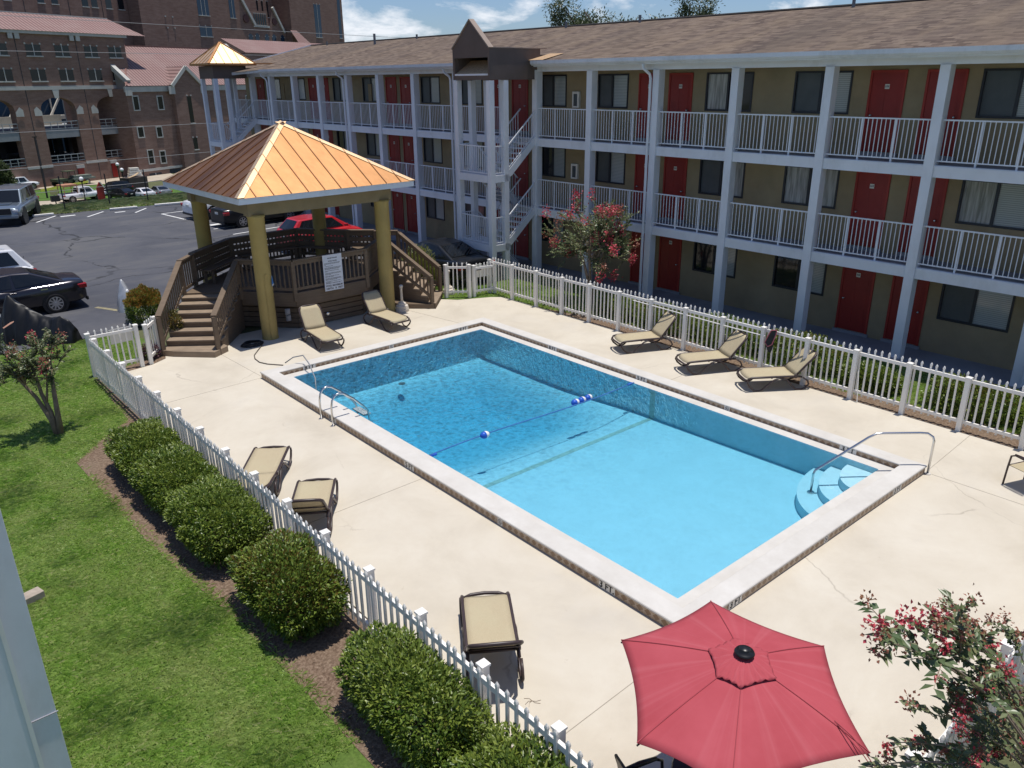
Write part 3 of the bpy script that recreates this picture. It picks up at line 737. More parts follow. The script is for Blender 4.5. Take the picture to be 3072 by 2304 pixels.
# right stair
stair((7.25,16.08),(8.40,17.26),(6.6,17.7),(7.75,18.9),6,'stair_treads')
rail((7.22,16.22),(6.58,17.72),.15,DZ,h=.92,n=11,name='stair_railing',gapz=.22)
rail((8.30,17.25),(7.77,18.90),.15,DZ,h=.92,n=11,name='stair_railing',gapz=.22,posts=(1,0))
m = MB(); m.prism([(6.35,16.92),(7.22,16.10),(6.62,17.68),(6.3,17.9)],0,.16); gpart(m,'stair_base_box',WOOD)
# things on the gazebo
m = MB()
sg = thing('pool_rules_sign','white printed pool rules board fixed to the front gazebo railing','sign',(3.94,16.79,1.66))
m.box(-.325,.325,-.012,.012,-.56,.56); m.build('board', M('white_sign_board',(.66,.68,.72),.5,var=.03), sg)
m = MB()
def tline(s, z, size, x=0): 
    t = text_mb(s, size, bold=.03); place(t,(x,-.0145,z),(1,0,0),(0,0,1)); m.join(t)
tline('POOL RULES',.36,.052)
rr = random.Random(3)
def wline(z, x0, x1, h=.011):
    x = x0
    while x < x1-.02:
        w = min(rr.uniform(.018,.07), x1-x); m.add([(x,-.0145,z-h/2),(x+w,-.0145,z-h/2),(x+w,-.0145,z+h/2),(x,-.0145,z+h/2)],[(0,1,2,3)]); x += w+.009
for i,wd in enumerate([.56,.52,.08,0,.3,0,.56,.54,.5,0,.48,.1,0,.55,.56,.2,0,.5,.3,0,.56,.55,.4,0,.5,.2]):
    if wd: wline(.305-i*.0238, -.285, -.285+wd)
tline('EMERGENCY TELEPHONE CALL 911',-.325,.036)
tline('POOL MAXIMUM',-.408,.075); tline('DEPTH:   8   FEET',-.497,.075)
m.build('sign_lettering', INK, sg)
m = MB(); wline(.455,-.17,.17,.03); m.build('sign_heading_script', INKGREY, sg)
tri = thing('small_triangle_sign','small blue and white triangular no diving tag on the front gazebo post','sign',(1.86,16.62,1.75),.9)
m = MB(); m.add([(-.09,-.012,-.13),(.09,-.012,-.13),(.0,-.012,.16),(-.09,.0,-.13),(.09,.0,-.13),(.0,.0,.16)],[(0,1,2),(5,4,3),(0,3,4,1),(1,4,5,2),(2,5,3,0)]); m.build('plate', M('blue_enamel',(.08,.25,.55),.4), tri)
m = MB(); m.box(-.092,.092,-.016,-.013,-.135,-.085); m.build('white_strip', MARKW, tri)
m = MB(); m.tube([(1.60,16.565,.03),(1.60,16.565,1.95),(1.66,16.555,2.0),(1.80,16.60,1.95)],.011,6)
tag(m.build('conduit_pipe', POST), 'thin painted conduit running up the front gazebo post','pipe')
for i,(x,z) in enumerate(((2.42,.62),(2.43,.42))):
    m = MB(); m.box(x-.07,x+.07,17.02,17.10,z-.09,z+.09); m.box(x-.05,x+.05,16.995,17.019,z-.07,z+.07)
    tag(m.build('outlet_box', M('grey_outlet_plastic',(.33,.33,.34),.5) if i == 0 else bpy.data.materials['grey_outlet_plastic'], bevel=.008), ['upper grey outlet box on the gazebo skirt boards','lower grey outlet box on the gazebo skirt boards'][i], 'outlet box')
m = MB(); m.lathe([(.02,0),(.06,.005),(.06,.05),(.03,.06)],(0,0,0),12); m.xf(Matrix.Translation((3.75,17.06,.3)) @ Matrix.Rotation(pi/2,4,'X'))
tag(m.build('skirt_light', METAL), 'small round light on the gazebo skirt behind the loungers','light')
# turned white bollard, and its twin on the other side of the steps
def bollard(loc, lab):
    b = thing('turned_bollard', lab, 'bollard', loc, 0, 'turned posts by the gazebo steps')
    PB = bpy.data.materials.get('cream_cast_stone') or M('cream_cast_stone',(.58,.52,.44),.7,var=.12,scale=6)
    m = MB(); m.lathe([(.22,0),(.225,.02),(.225,.10),(.205,.115),(.215,.14),(.20,.20),(.14,.235),(.145,.26),(.125,.29),(.07,.31),(.075,.33),(.05,.345)],(0,0,0),24); m.build('base', PB, b)
    m = MB(); m.lathe([(.05,.345),(.044,.5),(.04,.75),(.055,.765),(.04,.785)],(0,0,0),16); m.build('shaft', PB, b, smooth=True)
    m = MB(); m.lathe([(.02,.78),(.055,.80),(.07,.84),(.055,.885),(.01,.905)],(0,0,0),16); m.build('ball_top', PB, b, smooth=True)
bollard((6.27,16.62,0),'cream turned bollard standing by the near post of the gazebo')
bollard((8.75,17.35,-.01),'cream turned bollard on the grass beyond the right gazebo steps')
# ------------------------------------------------------------------ the hotel (local x = away from the pool, y = along the front)
ho = thing('hotel_building','long three storey tan hotel with red doors, white galleries and a brown shingle roof','hotel',BO,.01469)
F = [.08, 2.58, 5.15]; A0, A1 = -7.0, 45.2
WIN = [(-2.6,-.9),(1.02,2.78),(6.07,7.8),(9.16,10.86),(14.07,15.5),(17.08,18.46),(22.03,23.5),(24.99,26.44),(29.84,31.45),(32.98,34.4),(37.47,39.15),(40.47,42.2)]
DOOR = [(-4.6,-3.6),(3.12,4.1),(4.6,5.57),(11.37,12.32),(12.66,13.6),(19.2,20.15),(20.5,21.45),(27.16,28.09),(28.42,29.32),(34.85,35.75),(36.02,37.02),(42.58,43.55)]
wz = [(1.03,2.07),(3.62,4.76),(6.22,7.36)]; dzs = [(.17,2.12),(2.68,4.75),(5.27,7.36)]
# wall with the openings cut through: build in x-z (along, height) then turn
m = MB()
holes = [[(a,z0),(b,z0),(b,z1),(a,z1)] for a,b in WIN for z0,z1 in wz]
m.wall([(A0,0),(A1,0),(A1,7.72),(A0,7.72)], holes, 0, -.14)     # local y here -> -x later
def turn(mb): mb.v = [(-y,x,z) for x,y,z in mb.v]; return mb
turn(m); m.build('wall', STUCCO, ho)
m = MB(); m.box(.145,13.0,A0,A1,0,7.6); m.build('inner_block', STUCCO, ho)
# windows
k = 0
for i,(a,b) in enumerate(WIN):
    for fl,(z0,z1) in enumerate(wz):
        m = MB(); t = .055; x0, x1 = -.02, .06; mid = (a+b)/2+.03
        for q in ((a,a+t,z0,z1),(b-t,b,z0,z1),(a+t,b-t,z0,z0+t),(a+t,b-t,z1-t,z1),(mid-.035,mid+.035,z0+t,z1-t)): m.box(x0,x1,q[0],q[1],q[2],q[3])
        w = m.build('window', DKFRAME, ho)
        r = random.Random(i*7+fl)
        for s,(p,q) in enumerate(((a+t,mid-.035),(mid+.035,b-t))):   # low-a side is the right pane in the photo
            m = MB(); xx = .03+.012*s
            m.add([(xx,p,z0+t),(xx,p,z1-t),(xx,q,z1-t),(xx,q,z0+t)],[(0,1,2,3)])
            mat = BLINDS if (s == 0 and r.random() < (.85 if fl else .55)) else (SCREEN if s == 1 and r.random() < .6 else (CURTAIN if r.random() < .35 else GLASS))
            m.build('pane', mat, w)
# doors
NUM = {}
for i,(a,b) in enumerate(DOOR):
    for fl,(z0,z1) in enumerate(dzs):
        m = MB(); t = .06
        m.box(-.035,0,a,a+t,z0,z1); m.box(-.035,0,b-t,b,z0,z1); m.box(-.035,0,a+t,b-t,z1-t,z1)
        fr = MB(); fr.box(-.012,0,a+t,b-t,z0+.01,z1-t)
        for (u0,u1) in ((.12,.45),(.55,.88)):
            for (v0,v1) in ((.08,.36),(.42,.86)):
                ya,yb = a+t+(b-a-2*t)*u0, a+t+(b-a-2*t)*u1; za,zb = z0+(z1-z0)*v0, z0+(z1-z0)*v1
                fr.box(-.017,-.0125,ya,yb,za,zb)
        d = fr.build('door', DOORRED, ho)
        m.build('door_frame', DOORRED2, d)
        hs = b-t-.09 if i % 2 == 0 else a+t+.09
        m = MB(); m.lathe([(.03,0),(.03,.012),(.014,.02),(.016,.04),(.03,.05),(.03,.068),(.01,.078)],(0,0,0),12); m.xf(Matrix.Translation((-.017,hs,z0+.95)) @ Matrix.Rotation(-pi/2,4,'Y')); m.lathe([(.022,0),(.022,.0001)],(-.02,hs,z0+1.1),8)
        m.build('handle', METAL, d, smooth=True)
        m = MB(); c = (a+b)/2; m.box(-.026,-.018,c-.06,c+.06,z0+1.62,z0+1.74); pl = m.build('number_plate', MARKW, d)
        m = MB(); rr = random.Random(i+fl*40)
        for q in (-.035,0,.035): m.box(-.029,-.0265,c-q-.011,c-q+.011,z0+1.655+.004*rr.random(),z0+1.705+.01*rr.random())
        m.build('plate_digits', INKGREY, pl)
        m = MB(); m.box(-.06,0,a-.05,b+.05,z0-.12,z0-.004); m.build('door_sill', WALK, d)
# gallery floors, beams, columns, railings
ACOL = [-2.7,.28,3.22,6.13,9.02,11.92,14.8,17.55,19.45,22.37,25.37,28.2,31.0,33.78,36.6,39.33,41.84,44.9]
for fl in (1,2):
    m = MB(); m.box(-1.06,0,A0,A1,F[fl]-.14,F[fl]); m.build('gallery_floor', WALK, ho)
    m = MB(); m.box(-1.16,-1.061,A0,A1,F[fl]-.30,F[fl]-.012); m.box(-1.175,-1.161,A0,A1,F[fl]-.10,F[fl]-.03); m.build('gallery_beam', WHITE, ho)
    m = MB(); m.box(-1.06,0,A0,A1,F[fl]-.17,F[fl]-.141); m.build('gallery_ceiling', STUCCO, ho)
for c in ACOL:
    m = MB(); m.box(-1.22,-.92,c-.125,c+.125,.0,7.46); m.build('column', WHITE, ho, bevel=.008)
    if c in (11.92,22.37,31.0,42.0,39.33,.28):
        m = MB(); y = c+.17 if c != .28 else c-.16
        m.tube([(-1.52,y+.15,7.64),(-1.5,y+.12,7.5),(-1.30,y+.02,7.33),(-1.27,y,7.2),(-1.27,y,.15)],.045,8); m.build('downspout', WHITE, ho)
for c0,c1 in zip(ACOL, ACOL[1:]):
    if c0 < -3: continue
    for fl in (1,2):
        if (c0,c1) == (17.55,19.45): continue
        m = MB(); z = F[fl]; y0,y1 = c0+.125, c1-.125; x = -1.07
        m.beam((x,y0,z+1.05),(x,y1,z+1.05),.045,.035); m.beam((x,y0,z+.085),(x,y1,z+.085),.03,.03)
        n = max(3,round((y1-y0)/.118))
        for q in range(1,n): 
            y = y0+(y1-y0)*q/n; m.box(x-.009,x+.009,y-.009,y+.009,z+.10,z+1.033)
        for q in (1/3,2/3):
            y = y0+(y1-y0)*q; m.box(x-.021,x+.021,y-.021,y+.021,z-.13,z+1.03)
        m.build('gallery_railing', WHITE, ho)
# head beam, soffit, gutter, roof
m = MB(); m.box(-1.17,-.97,A0,A1,7.461,7.74); m.build('head_beam', WHITE, ho)
m = MB(); m.box(-1.50,.14,A0,A1+.35,7.741,7.77); m.build('soffit', WHITE, ho)
def gut(y0,y1):
    m = MB(); pf = [(-1.50,7.66),(-1.58,7.66),(-1.66,7.72),(-1.67,7.83),(-1.655,7.83),(-1.64,7.74),(-1.56,7.69),(-1.50,7.69)]
    n = len(pf); m.add([(x,y0,z) for x,z in pf]+[(x,y1,z) for x,z in pf], [(i,(i+1)%n,n+(i+1)%n,n+i) for i in range(n)]+[tuple(range(n-1,-1,-1)),tuple(range(n,2*n))])
    m.box(-1.499,-1.47,y0,y1,7.62,7.80)
    return m
m = gut(A0,17.3); m.join(gut(19.62,43.2)); m.build('gutter', GUTTER, ho)
RS = (9.35-7.82)/6.5
m = MB(); RA = 45.6
def rz(o): return 7.82+(o+1.56)*RS
m.add([(-1.56,A0,7.82),(5.0,A0,rz(5)),(5.0,RA,rz(5)),(-1.56,RA,7.82),(11.6,A0,7.82),(11.6,RA,7.82)],[(0,3,2,1),(1,2,5,4)])
m.add([(-1.56,A0,7.78),(5.0,A0,rz(5)-.04),(5.0,RA,rz(5)-.04),(-1.56,RA,7.78),(11.6,A0,7.78),(11.6,RA,7.78)],[(0,1,2,3),(1,4,5,2),(0,3,2,1)[:0] or (3,2,5)])
m.add([(-1.56,A0,7.78),(-1.56,RA,7.78),(-1.56,RA,7.82),(-1.56,A0,7.82),(5,RA,rz(5)),(5,RA,rz(5)-.04)],[(0,1,2,3),(1,5,4,2)])
roof = m.build('roof', SHINGLE, ho)
m = MB(); m.tube([(5.0,A0,rz(5)+.01),(5.0,RA,rz(5)+.01)],.055,6); m.build('ridge_vent', M('dark_ridge_vent',(.03,.027,.026),.8), roof)
m = MB(); m.beam((-1.5,RA+.01,7.80),(5.0,RA+.01,rz(5)-.02),.03,.16); m.build('rake_board', GUTTER, roof)
m = MB(); m.add([(0,A1,7.7),(5,A1,rz(5)-.1),(10,A1,7.7)],[(0,1,2)]); m.build('gable_wall', STUCCO, ho)
for i,(o,a,h) in enumerate([(4.7,43.0,.22),(3.9,36.2,.55),(4.75,33.3,.22),(4.75,28.2,.22),(4.75,21.9,.25),(4.75,17.7,.28),(4.72,8.75,.24)]):
    m = MB(); m.tube([(o,a,rz(o)-.05),(o,a,rz(o)+h)],.055 if i != 1 else .07,8); m.build('roof_vent_pipe', M('grey_vent_pipe',(.16,.17,.18),.6) if i == 0 else bpy.data.materials['grey_vent_pipe'], roof)
# wall lamps / ice boxes by the tower
for fl in (1,2):
    m = MB(); m.box(-.10,0,16.36,16.7,F[fl]+1.06,F[fl]+1.62); w = m.build('wall_cabinet', MARKW, ho, bevel=.01)
    m = MB(); m.box(-.106,-.101,16.44,16.62,F[fl]+1.12,F[fl]+1.54); m.build('cabinet_panel', SCREEN, w)
for a in (39.95,30.6):
    m = MB(); m.box(-.05,0,a,a+.28,F[2]+1.1,F[2]+1.9); m.build('wall_box', STUCCO, ho)

# ------------------------------------------------------------------ stair towers
def tower(name, label, a0, a1, copper):
    t = thing(name, label, 'stair tower', BO, .01469)
    of = -3.45; oi = -1.24; w = .20
    m = MB(); top = 7.18 if not copper else 7.38
    # landings and stair flights
    for z in (1.40,3.95):
        m = MB(); m.box(of+.1,of+1.0,a0+.1,a1-.1,z-.12,z); m.box(of,of+.09,a0+.205,a1-.205,z-.27,z-.01); m.box(of+.21,of+.9,a0,a0+.09,z-.27,z-.01); m.box(of+.21,of+.9,a1-.09,a1,z-.27,z-.01)
        m.build('landing', WHITE, t)
    for (o,a) in ((of,a0),(of,a1-w),(of+.66,a0),(of+.66,a1-w),(of+1.42,a1-w),(of,(a0+a1)/2-.05)):
        if (o,a) == (of,(a0+a1)/2-.05): continue
        m = MB(); m.box(o,o+.22,a,a+w,0,top); m.build('post', WHITE, t, bevel=.006)
    m = MB(); o = of+1.5; m.box(o,o+.18,(a0+a1)/2-.09,(a0+a1)/2+.09,0,top); m.build('post', WHITE, t)
    ac = (a0+a1)/2
    def flight(o0,z0,o1,z1,ya,yb):
        s = MB(); n = 7
        for y in (ya,yb): s.beam((o0,y,z0-.02),(o1,y,z1-.02),.05,.25)
        for k in range(n):
            q = (k+.5)/n; s.box(o0+(o1-o0)*q-.11,o0+(o1-o0)*q+.11,min(ya,yb)+.03,max(ya,yb)-.03,z0+(z1-z0)*(k+1)/n-.035,z0+(z1-z0)*(k+1)/n)
        f_ = s.build('flight', WHITE, t)
        r = MB(); up = Vector((0,0,.92))
        for y in (ya,yb):
            p = Vector((o0,y,z0+.1)); q = Vector((o1,y,z1+.1))
            r.beam(p+up,q+up,.04,.04); r.beam(p+up*.12,q+up*.12,.025,.025)
            for k in range(1,11): 
                b = p.lerp(q,k/11); r.box(b.x-.009,b.x+.009,b.y-.009,b.y+.009,b.z+.1,b.z+.9)
        r.build('stair_rail', WHITE, f_)
    for zl,zn,zp in ((1.40,F[1],F[0]),(3.95,F[2],F[1])):
        flight(of+.9,zl,-1.15,zn,a0+.06,ac-.08)
        flight(of+.9,zl,-1.15,zp,ac+.1,a1-.06)
    # landing railings
    for z in (1.40,3.95):
        r = MB()
        def rl_(p,q):
            p = Vector((*p,z)); q = Vector((*q,z)); n = max(2,round((q-p).length/.112)); u = Vector((0,0,1))
            r.beam(p+u*1.0,q+u*1.0,.04,.035); r.beam(p+u*.06,q+u*.06,.03,.03)
            for k in range(1,n): b = p.lerp(q,k/n); r.box(b.x-.009,b.x+.009,b.y-.009,b.y+.009,z+.07,z+.99)
        rl_((of+.05,a0+.2),(of+.05,a1-.2)); rl_((of+.22,a0+.05),(of+.66,a0+.05)); rl_((of+.22,a1-.05),(of+.66,a1-.05))
        r.build('landing_railing', WHITE, t)
    m = MB()
    if not copper:
        # brown box with a steep gable parapet on its front, open recess in the front
        zb, zt = 7.20, 8.23
        m.box(of+.15,-1.02,a0,a0+.12,zb,zt); m.box(of+.15,-1.02,a1-.12,a1,zb,zt)
        ga = ac; fy = [(a0,zb),(a1,zb),(a1,zt),(ac,9.14),(a0,zt)]
        fr = MB(); fr.wall(fy, [[(a0+.07,zb+.16),(a1-.1,zb+.16),(a1-.1,zb+.73),(a0+.07,zb+.73)]], of, of+.15); fr.v = [(y,x,z) for x,y,z in fr.v]; m.join(fr)
        # flat roof behind, and gable return
        m.box(of+.151,-1.02,a0+.121,a1-.121,zb+.0,zb+.06); m.box(of+.151,-.5,a0+.121,a1-.121,zt-.25,zt-.2)
        b = m.build('brown_box', BROWNBOX, t)
        m = MB()
        m.beam((of+.075,a0-.02,zt+.01),(of+.075,ac,9.17),.22,.04); m.beam((of+.075,a1+.02,zt+.01),(of+.075,ac,9.17),.22,.04)
        m.beam((of+.15,a0+.06,zt+.015),(-.7,a0+.06,zt+.015),.16,.03)
        m.build('parapet_cap', M('tan_parapet_cap',(.30,.235,.19),.7), b)
        m = MB(); y0,y1 = a0+.08,a1-.11
        m.add([(of+.02,y0,7.40),(of+.02,y1,7.40),(of+.75,y1,7.86),(of+.75,y0,7.86)],[(0,1,2,3)]); m.build('recess_shingle_roof', NEWSHINGLE, b)
        m = MB(); m.box(of-.01,of+.02,y0-.0,y1,7.345,7.405); m.build('recess_fascia', WHITE, b)
        m = MB(); m.box(-1.3,-1.02,a0-.02,a0-.005,zb-.01,zb+.32); m.build('corner_trim', WHITE, b)
        m = MB(); v = [(-1.62,a0-.75,7.845),(-.55,a0-.75,rz(-.55)+.02),(-.55,a0+.0,rz(-.55)+.02),(-1.62,a0+.0,7.845)]; m.add([v[0],v[1],(v[1][0],v[1][1]+.02,v[1][2]),v[2],v[3]],[(0,1,2),(0,2,3,4)]); m.build('new_shingle_patch', NEWSHINGLE, b)
    else:
        zb, zt = 7.38, 8.05
        m.box(of,-1.5,a0,a1,zb,zt); b = m.build('brown_box', BROWNBOX, t)
        m = MB(); c_ = ((of-1.4)/2+.02, ac); e = 1.38; ap_ = Vector((c_[0],c_[1],9.33))
        q = [(c_[0]-e,c_[1]-e,8.17),(c_[0]+e,c_[1]-e,8.17),(c_[0]+e,c_[1]+e,8.17),(c_[0]-e,c_[1]+e,8.17)]
        for i in range(4): m.add([q[i],q[(i+1)%4],ap_],[(0,1,2)])
        m.add(q,[(3,2,1,0)])
        rf_ = m.build('copper_roof', COPPERCAP, b)
        m = MB()
        for i in range(4):
            p0 = Vector(q[i]); p1 = Vector(q[(i+1)%4]); m.beam(p0,ap_,.12,.05); m.beam(p0+Vector((0,0,-.04)),p1+Vector((0,0,-.04)),.05,.11)
            mid = (p0+p1)/2
            for k in range(1,6):
                s_ = p0.lerp(p1,k/6); tt = 1-abs(k/6-.5)*2; m.beam(s_+Vector((0,0,.01)), s_.lerp(ap_+(s_-mid)*0,0)+(ap_-mid)*tt+Vector((0,0,.01)),.025,.03)
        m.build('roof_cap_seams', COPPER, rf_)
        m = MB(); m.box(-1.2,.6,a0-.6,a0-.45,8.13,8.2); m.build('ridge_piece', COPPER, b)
        m = MB(); m.beam((-1.55,a0-2.0,7.76),(of+1.1,a0+.1,7.62),.12,.14); m.build('return_gutter', GUTTER, b)
        m = MB(); m.add([(-1.56,a0-2.2,7.83),(-2.5,a0-.4,7.70),(-1.5,a0+.1,7.80),(-.3,a0+.1,8.1),(.4,a0-2.4,rz(.4)+.01)],[(0,1,2,3,4)]); m.build('return_roof', SHINGLE, b)
    return t
tower('stair_tower','white open stair tower with a brown gabled box top halfway along the hotel',17.45,19.5,False)
tower('stair_tower','white open stair tower under a small copper pyramid roof at the far hotel end',41.5,43.5,True)
# ------------------------------------------------------------------ picket fences
def picket_panel(a, b, z=0, side=1, h=1.12, sp=.152):
    """rails and pickets between two posts; pickets stand on one side of the rails"""
    a = Vector((*a,z)); b = Vector((*b,z)); L = (b-a).length; d = (b-a)/L; nrm = Vector((-d.y,d.x,0))*side; m = MB()
    for q,hh in ((.20,.07),(h-.19,.075)): m.beam(a+Vector((0,0,q)), b+Vector((0,0,q)), .045, hh)
    n = max(1,int(round(L/sp))); w = .038
    for k in range(n):
        c = a+d*(L*(k+.5)/n)+nrm*.034
        z0,z1 = z+.10, z+h-.05
        e1 = d*w/2; e2 = nrm*w/2*.75
        base = [c-e1-e2,c+e1-e2,c+e1+e2,c-e1+e2]
        lv = []; ln = d*RNG.normal()*.010+nrm*RNG.normal()*.004; dz_ = RNG.normal()*.006
        for zz,s in ((z0,1),(z1-.035,1),(z1-.028,1.22),(z1-.010,1.22),(z1+.012,.95),(z1+.042,.16)):
            lv.append([Vector((*(c+(p-c)*s+ln*(zz-z)).xy,zz+(dz_ if zz > z+.5 else 0))) for p in base])
        vs = [v for l in lv for v in l]
        fs = [(i*4+j,i*4+(j+1)%4,(i+1)*4+(j+1)%4,(i+1)*4+j) for i in range(len(lv)-1) for j in range(4)]+[(3,2,1,0),tuple((len(lv)-1)*4+j for j in range(4))]
        m.add(vs, fs)
    return m
def fence_post(p, z=0, h=1.06):
    m = MB(); x,y = p; m.box(x-.05,x+.05,y-.05,y+.05,z,z+h); m.box(x-.062,x+.062,y-.062,y+.062,z+h+.001,z+h+.03)
    m.add([(x-.06,y-.06,z+h+.03),(x+.06,y-.06,z+h+.03),(x+.06,y+.06,z+h+.03),(x-.06,y+.06,z+h+.03),(x,y,z+h+.055)],[(0,1,4),(1,2,4),(2,3,4),(3,0,4)])
    return m
def fence(name, label, pts, side, z=0, ph=1.06, kh=1.12):
    t = thing(name, label, 'fence', (*pts[0],0)); o = Vector((*pts[0],0)); T_ = Matrix.Translation(-o)
    for i,p in enumerate(pts):
        q_ = (Vector(pts[min(i+1,len(pts)-1)])-Vector(pts[max(i-1,0)])).normalized(); q_ = Vector((-q_.y,q_.x))*side
        fence_post(tuple(Vector(p)-q_*.072),z,ph).xf(T_).build('post', VINYL, t)
    for a,b in zip(pts,pts[1:]):
        a_,b_ = Vector(a),Vector(b); d = (b_-a_).normalized()*.003
        picket_panel(tuple(a_+d),tuple(b_-d),z,side,kh).xf(T_).build('picket_panel', VINYL, t)
    return t
ys = [-3.32+i*1.236 for i in range(17)]
fence('picket_fence','white picket fence between the pool deck and the hotel hedge',[(10.03+.004*(8-i),y) for i,y in enumerate(ys)][:17], -1, ph=1.21, kh=1.33)
fence('picket_fence','long white picket fence along the lawn and the clipped bushes',[(-3.24,-3.22+i*1.229) for i in range(17)], 1, ph=1.075, kh=1.165)
fence('picket_fence','short white picket fence between the lawn corner and the gazebo gate',[(-3.24,16.80),(-2.05,16.82)], 1, ph=1.16, kh=1.24)
fence('picket_fence','white picket fence under the flowering branches behind the umbrella',[(-3.24+i*1.211,-3.34) for i in range(1,11)]+[(9.98,-3.34)], -1, ph=1.075, kh=1.165)
fence('picket_fence','short white picket fence panel at the foot of the right gazebo steps',[(8.42,17.05),(9.05,16.52)], 1, ph=1.16, kh=1.26)
def gate(label, a, b, z=0):
    t = thing('picket_gate', label, 'gate', (*a,0)); T_ = Matrix.Translation(-Vector((*a,0)))
    for p in (a,b): fence_post(p,z,1.1).xf(T_).build('gate_post', VINYL, t)
    d = (Vector(b)-Vector(a)).normalized()*.06
    m = picket_panel(tuple(Vector(a)+d), tuple(Vector(b)-d), z, 1, 1.2, .15); m.xf(T_).build('gate_leaf', VINYL, t)
    m = MB(); c = Vector((*a,z+.95))+Vector((*(d*2),0)); m.beam(c, c+Vector((*(d*3),0)), .03,.03); m.xf(T_).build('latch', BLKMETAL, t)
    return t
gate('white picket gate left of the gazebo steps, partly open', (-1.80,16.80), (-1.36,17.42))
gate('white picket gate at the far right corner of the pool deck', (9.20,16.45), (10.02,16.30))
# sheet boards leaning on the far gate and corner
for lab,x,y,a in (('pale board hung behind the short fence at the lawn corner',-2.35,17.15,.1),('pale board hung on the far right gate',9.66,16.47,-.18)):
    m = MB(); m.box(-.28,.28,-.01,.01,.66,1.06); o = m.build('gate_board', MARKW, loc=(x,y,0), rot=(0,0,a)); tag(o, lab, 'board')

# ------------------------------------------------------------------ loungers
def make_lounger():
    t = thing('sun_lounger', 'x', 'sun lounger', (0,0,0), 0, 'tan sling sun loungers round the pool')
    W2 = .33
    m = MB()
    for s in (-1,1):
        y = s*W2
        m.tube([(.0,y*.9,.285),(.03,y,.335),(.12,y,.36),(.7,y,.362),(1.25,y,.355),(1.38,y,.335)], [.022,.026,.028,.028,.028,.022], 8)
    m.tube([(.0,-W2*.9,.285),(-.045,-W2*.6,.30),(-.06,0,.305),(-.045,W2*.6,.30),(.0,W2*.9,.285)], .026, 8)
    m.tube([(1.22,-W2,.33),(1.22,W2,.33)], .022, 6); m.tube([(.62,-W2,.33),(.62,W2,.33)], .018, 6)
    m.build('frame', RESIN, t, smooth=True)
    for s in (-1,1):
        y = s*(W2+.02); m = MB()
        m.tube([(.01,y,.30),(-.005,y,.24),(.05,y,.15),(.18,y,.04),(.29,y,.02),(.38,y,.04),(.50,y,.15),(.68,y,.29),(.80,y,.325),(.92,y,.31)], [.018,.022,.024,.024,.022,.024,.024,.022,.020,.016], 7)
        m.build('front_leg', RESIN, t, smooth=True)
        m = MB(); m.tube([(.86,y,.315),(.98,y,.29),(1.12,y,.14),(1.24,y,.03),(1.38,y,.018),(1.50,y,.06),(1.565,y,.15),(1.52,y,.24),(1.40,y,.325)], [.016,.022,.024,.024,.024,.024,.022,.022,.02], 7)
        m.build('rear_leg', RESIN, t, smooth=True)
    m = MB(); n = 10; vs = []
    for i in range(n+1):
        x = .015+1.2*i/n
        for j in range(7):
            yy = -1+2*j/6; ins = 1-.10*max(0,1-i/1.2)*1.0
            vs.append((x+(.03*abs(yy)**4 if i == 0 else 0), yy*(W2-.018)*ins, .372-.022*(1-yy*yy)-.05*max(0,1-i/1.0)*1))
    fs = [(i*7+j,i*7+j+1,(i+1)*7+j+1,(i+1)*7+j) for i in range(n) for j in range(6)]
    m.add(vs, fs); o = m.build('seat_sling', SLING, t, smooth=True); sd = o.modifiers.new('thick','SOLIDIFY'); sd.thickness = .008
    # backrest about its hinge
    b = MB(); w = W2-.005
    b.tube([(0,-w,0),(.35,-w,.005),(.62,-w,.0),(.70,-w*.9,-.005),(.735,-w*.6,-.008),(.745,0,-.008),(.735,w*.6,-.008),(.70,w*.9,-.005),(.62,w,0),(.35,w,.005),(0,w,0)], .026, 8)
    b.tube([(.30,-w,-.02),(.30,w,-.02)], .014, 6)
    bo_ = b.build('backrest', RESIN, t, smooth=True, loc=(1.215,0,.365))
    m = MB(); vs = []; n = 6
    for i in range(n+1):
        for j in range(7):
            yy = -1+2*j/6; k = 1 if i < n-1 else (.95 if i == n-1 else .78)
            vs.append((.0+.725*i/n, yy*(w-.015)*k, .012-.018*(1-yy*yy)))
    m.add(vs, [(i*7+j,i*7+j+1,(i+1)*7+j+1,(i+1)*7+j) for i in range(n) for j in range(6)])
    o = m.build('back_sling', SLING, bo_, smooth=True); sd = o.modifiers.new('thick','SOLIDIFY'); sd.thickness = .008
    m = MB()
    for s in (-1,1): m.lathe([(.045,-.02),(.05,0),(.045,.02)],(0,0,0),12)
    m.v = m.v[:0]; m.f = []; m.m = []
    for s in (-1,1):
        q = MB(); q.lathe([(.045,-.02),(.052,0),(.045,.02)],(0,0,0),12); q.xf(Matrix.Translation((0,s*(W2+.015),0)) @ Matrix.Rotation(pi/2,4,'X')); m.join(q)
    m.build('hinge_knob', RESIN, bo_)
    return t
proto = make_lounger()
def put(o, foot, head, ang, label):
    d = Vector(head)-Vector(foot); rz_ = math.atan2(d.y,d.x)
    o.location = (foot[0],foot[1],0); o.rotation_euler = (0,0,rz_); o['label'] = label
    for c in o.children:
        if c.name.startswith('backrest'): c.rotation_euler = (0,-rad(ang),0)
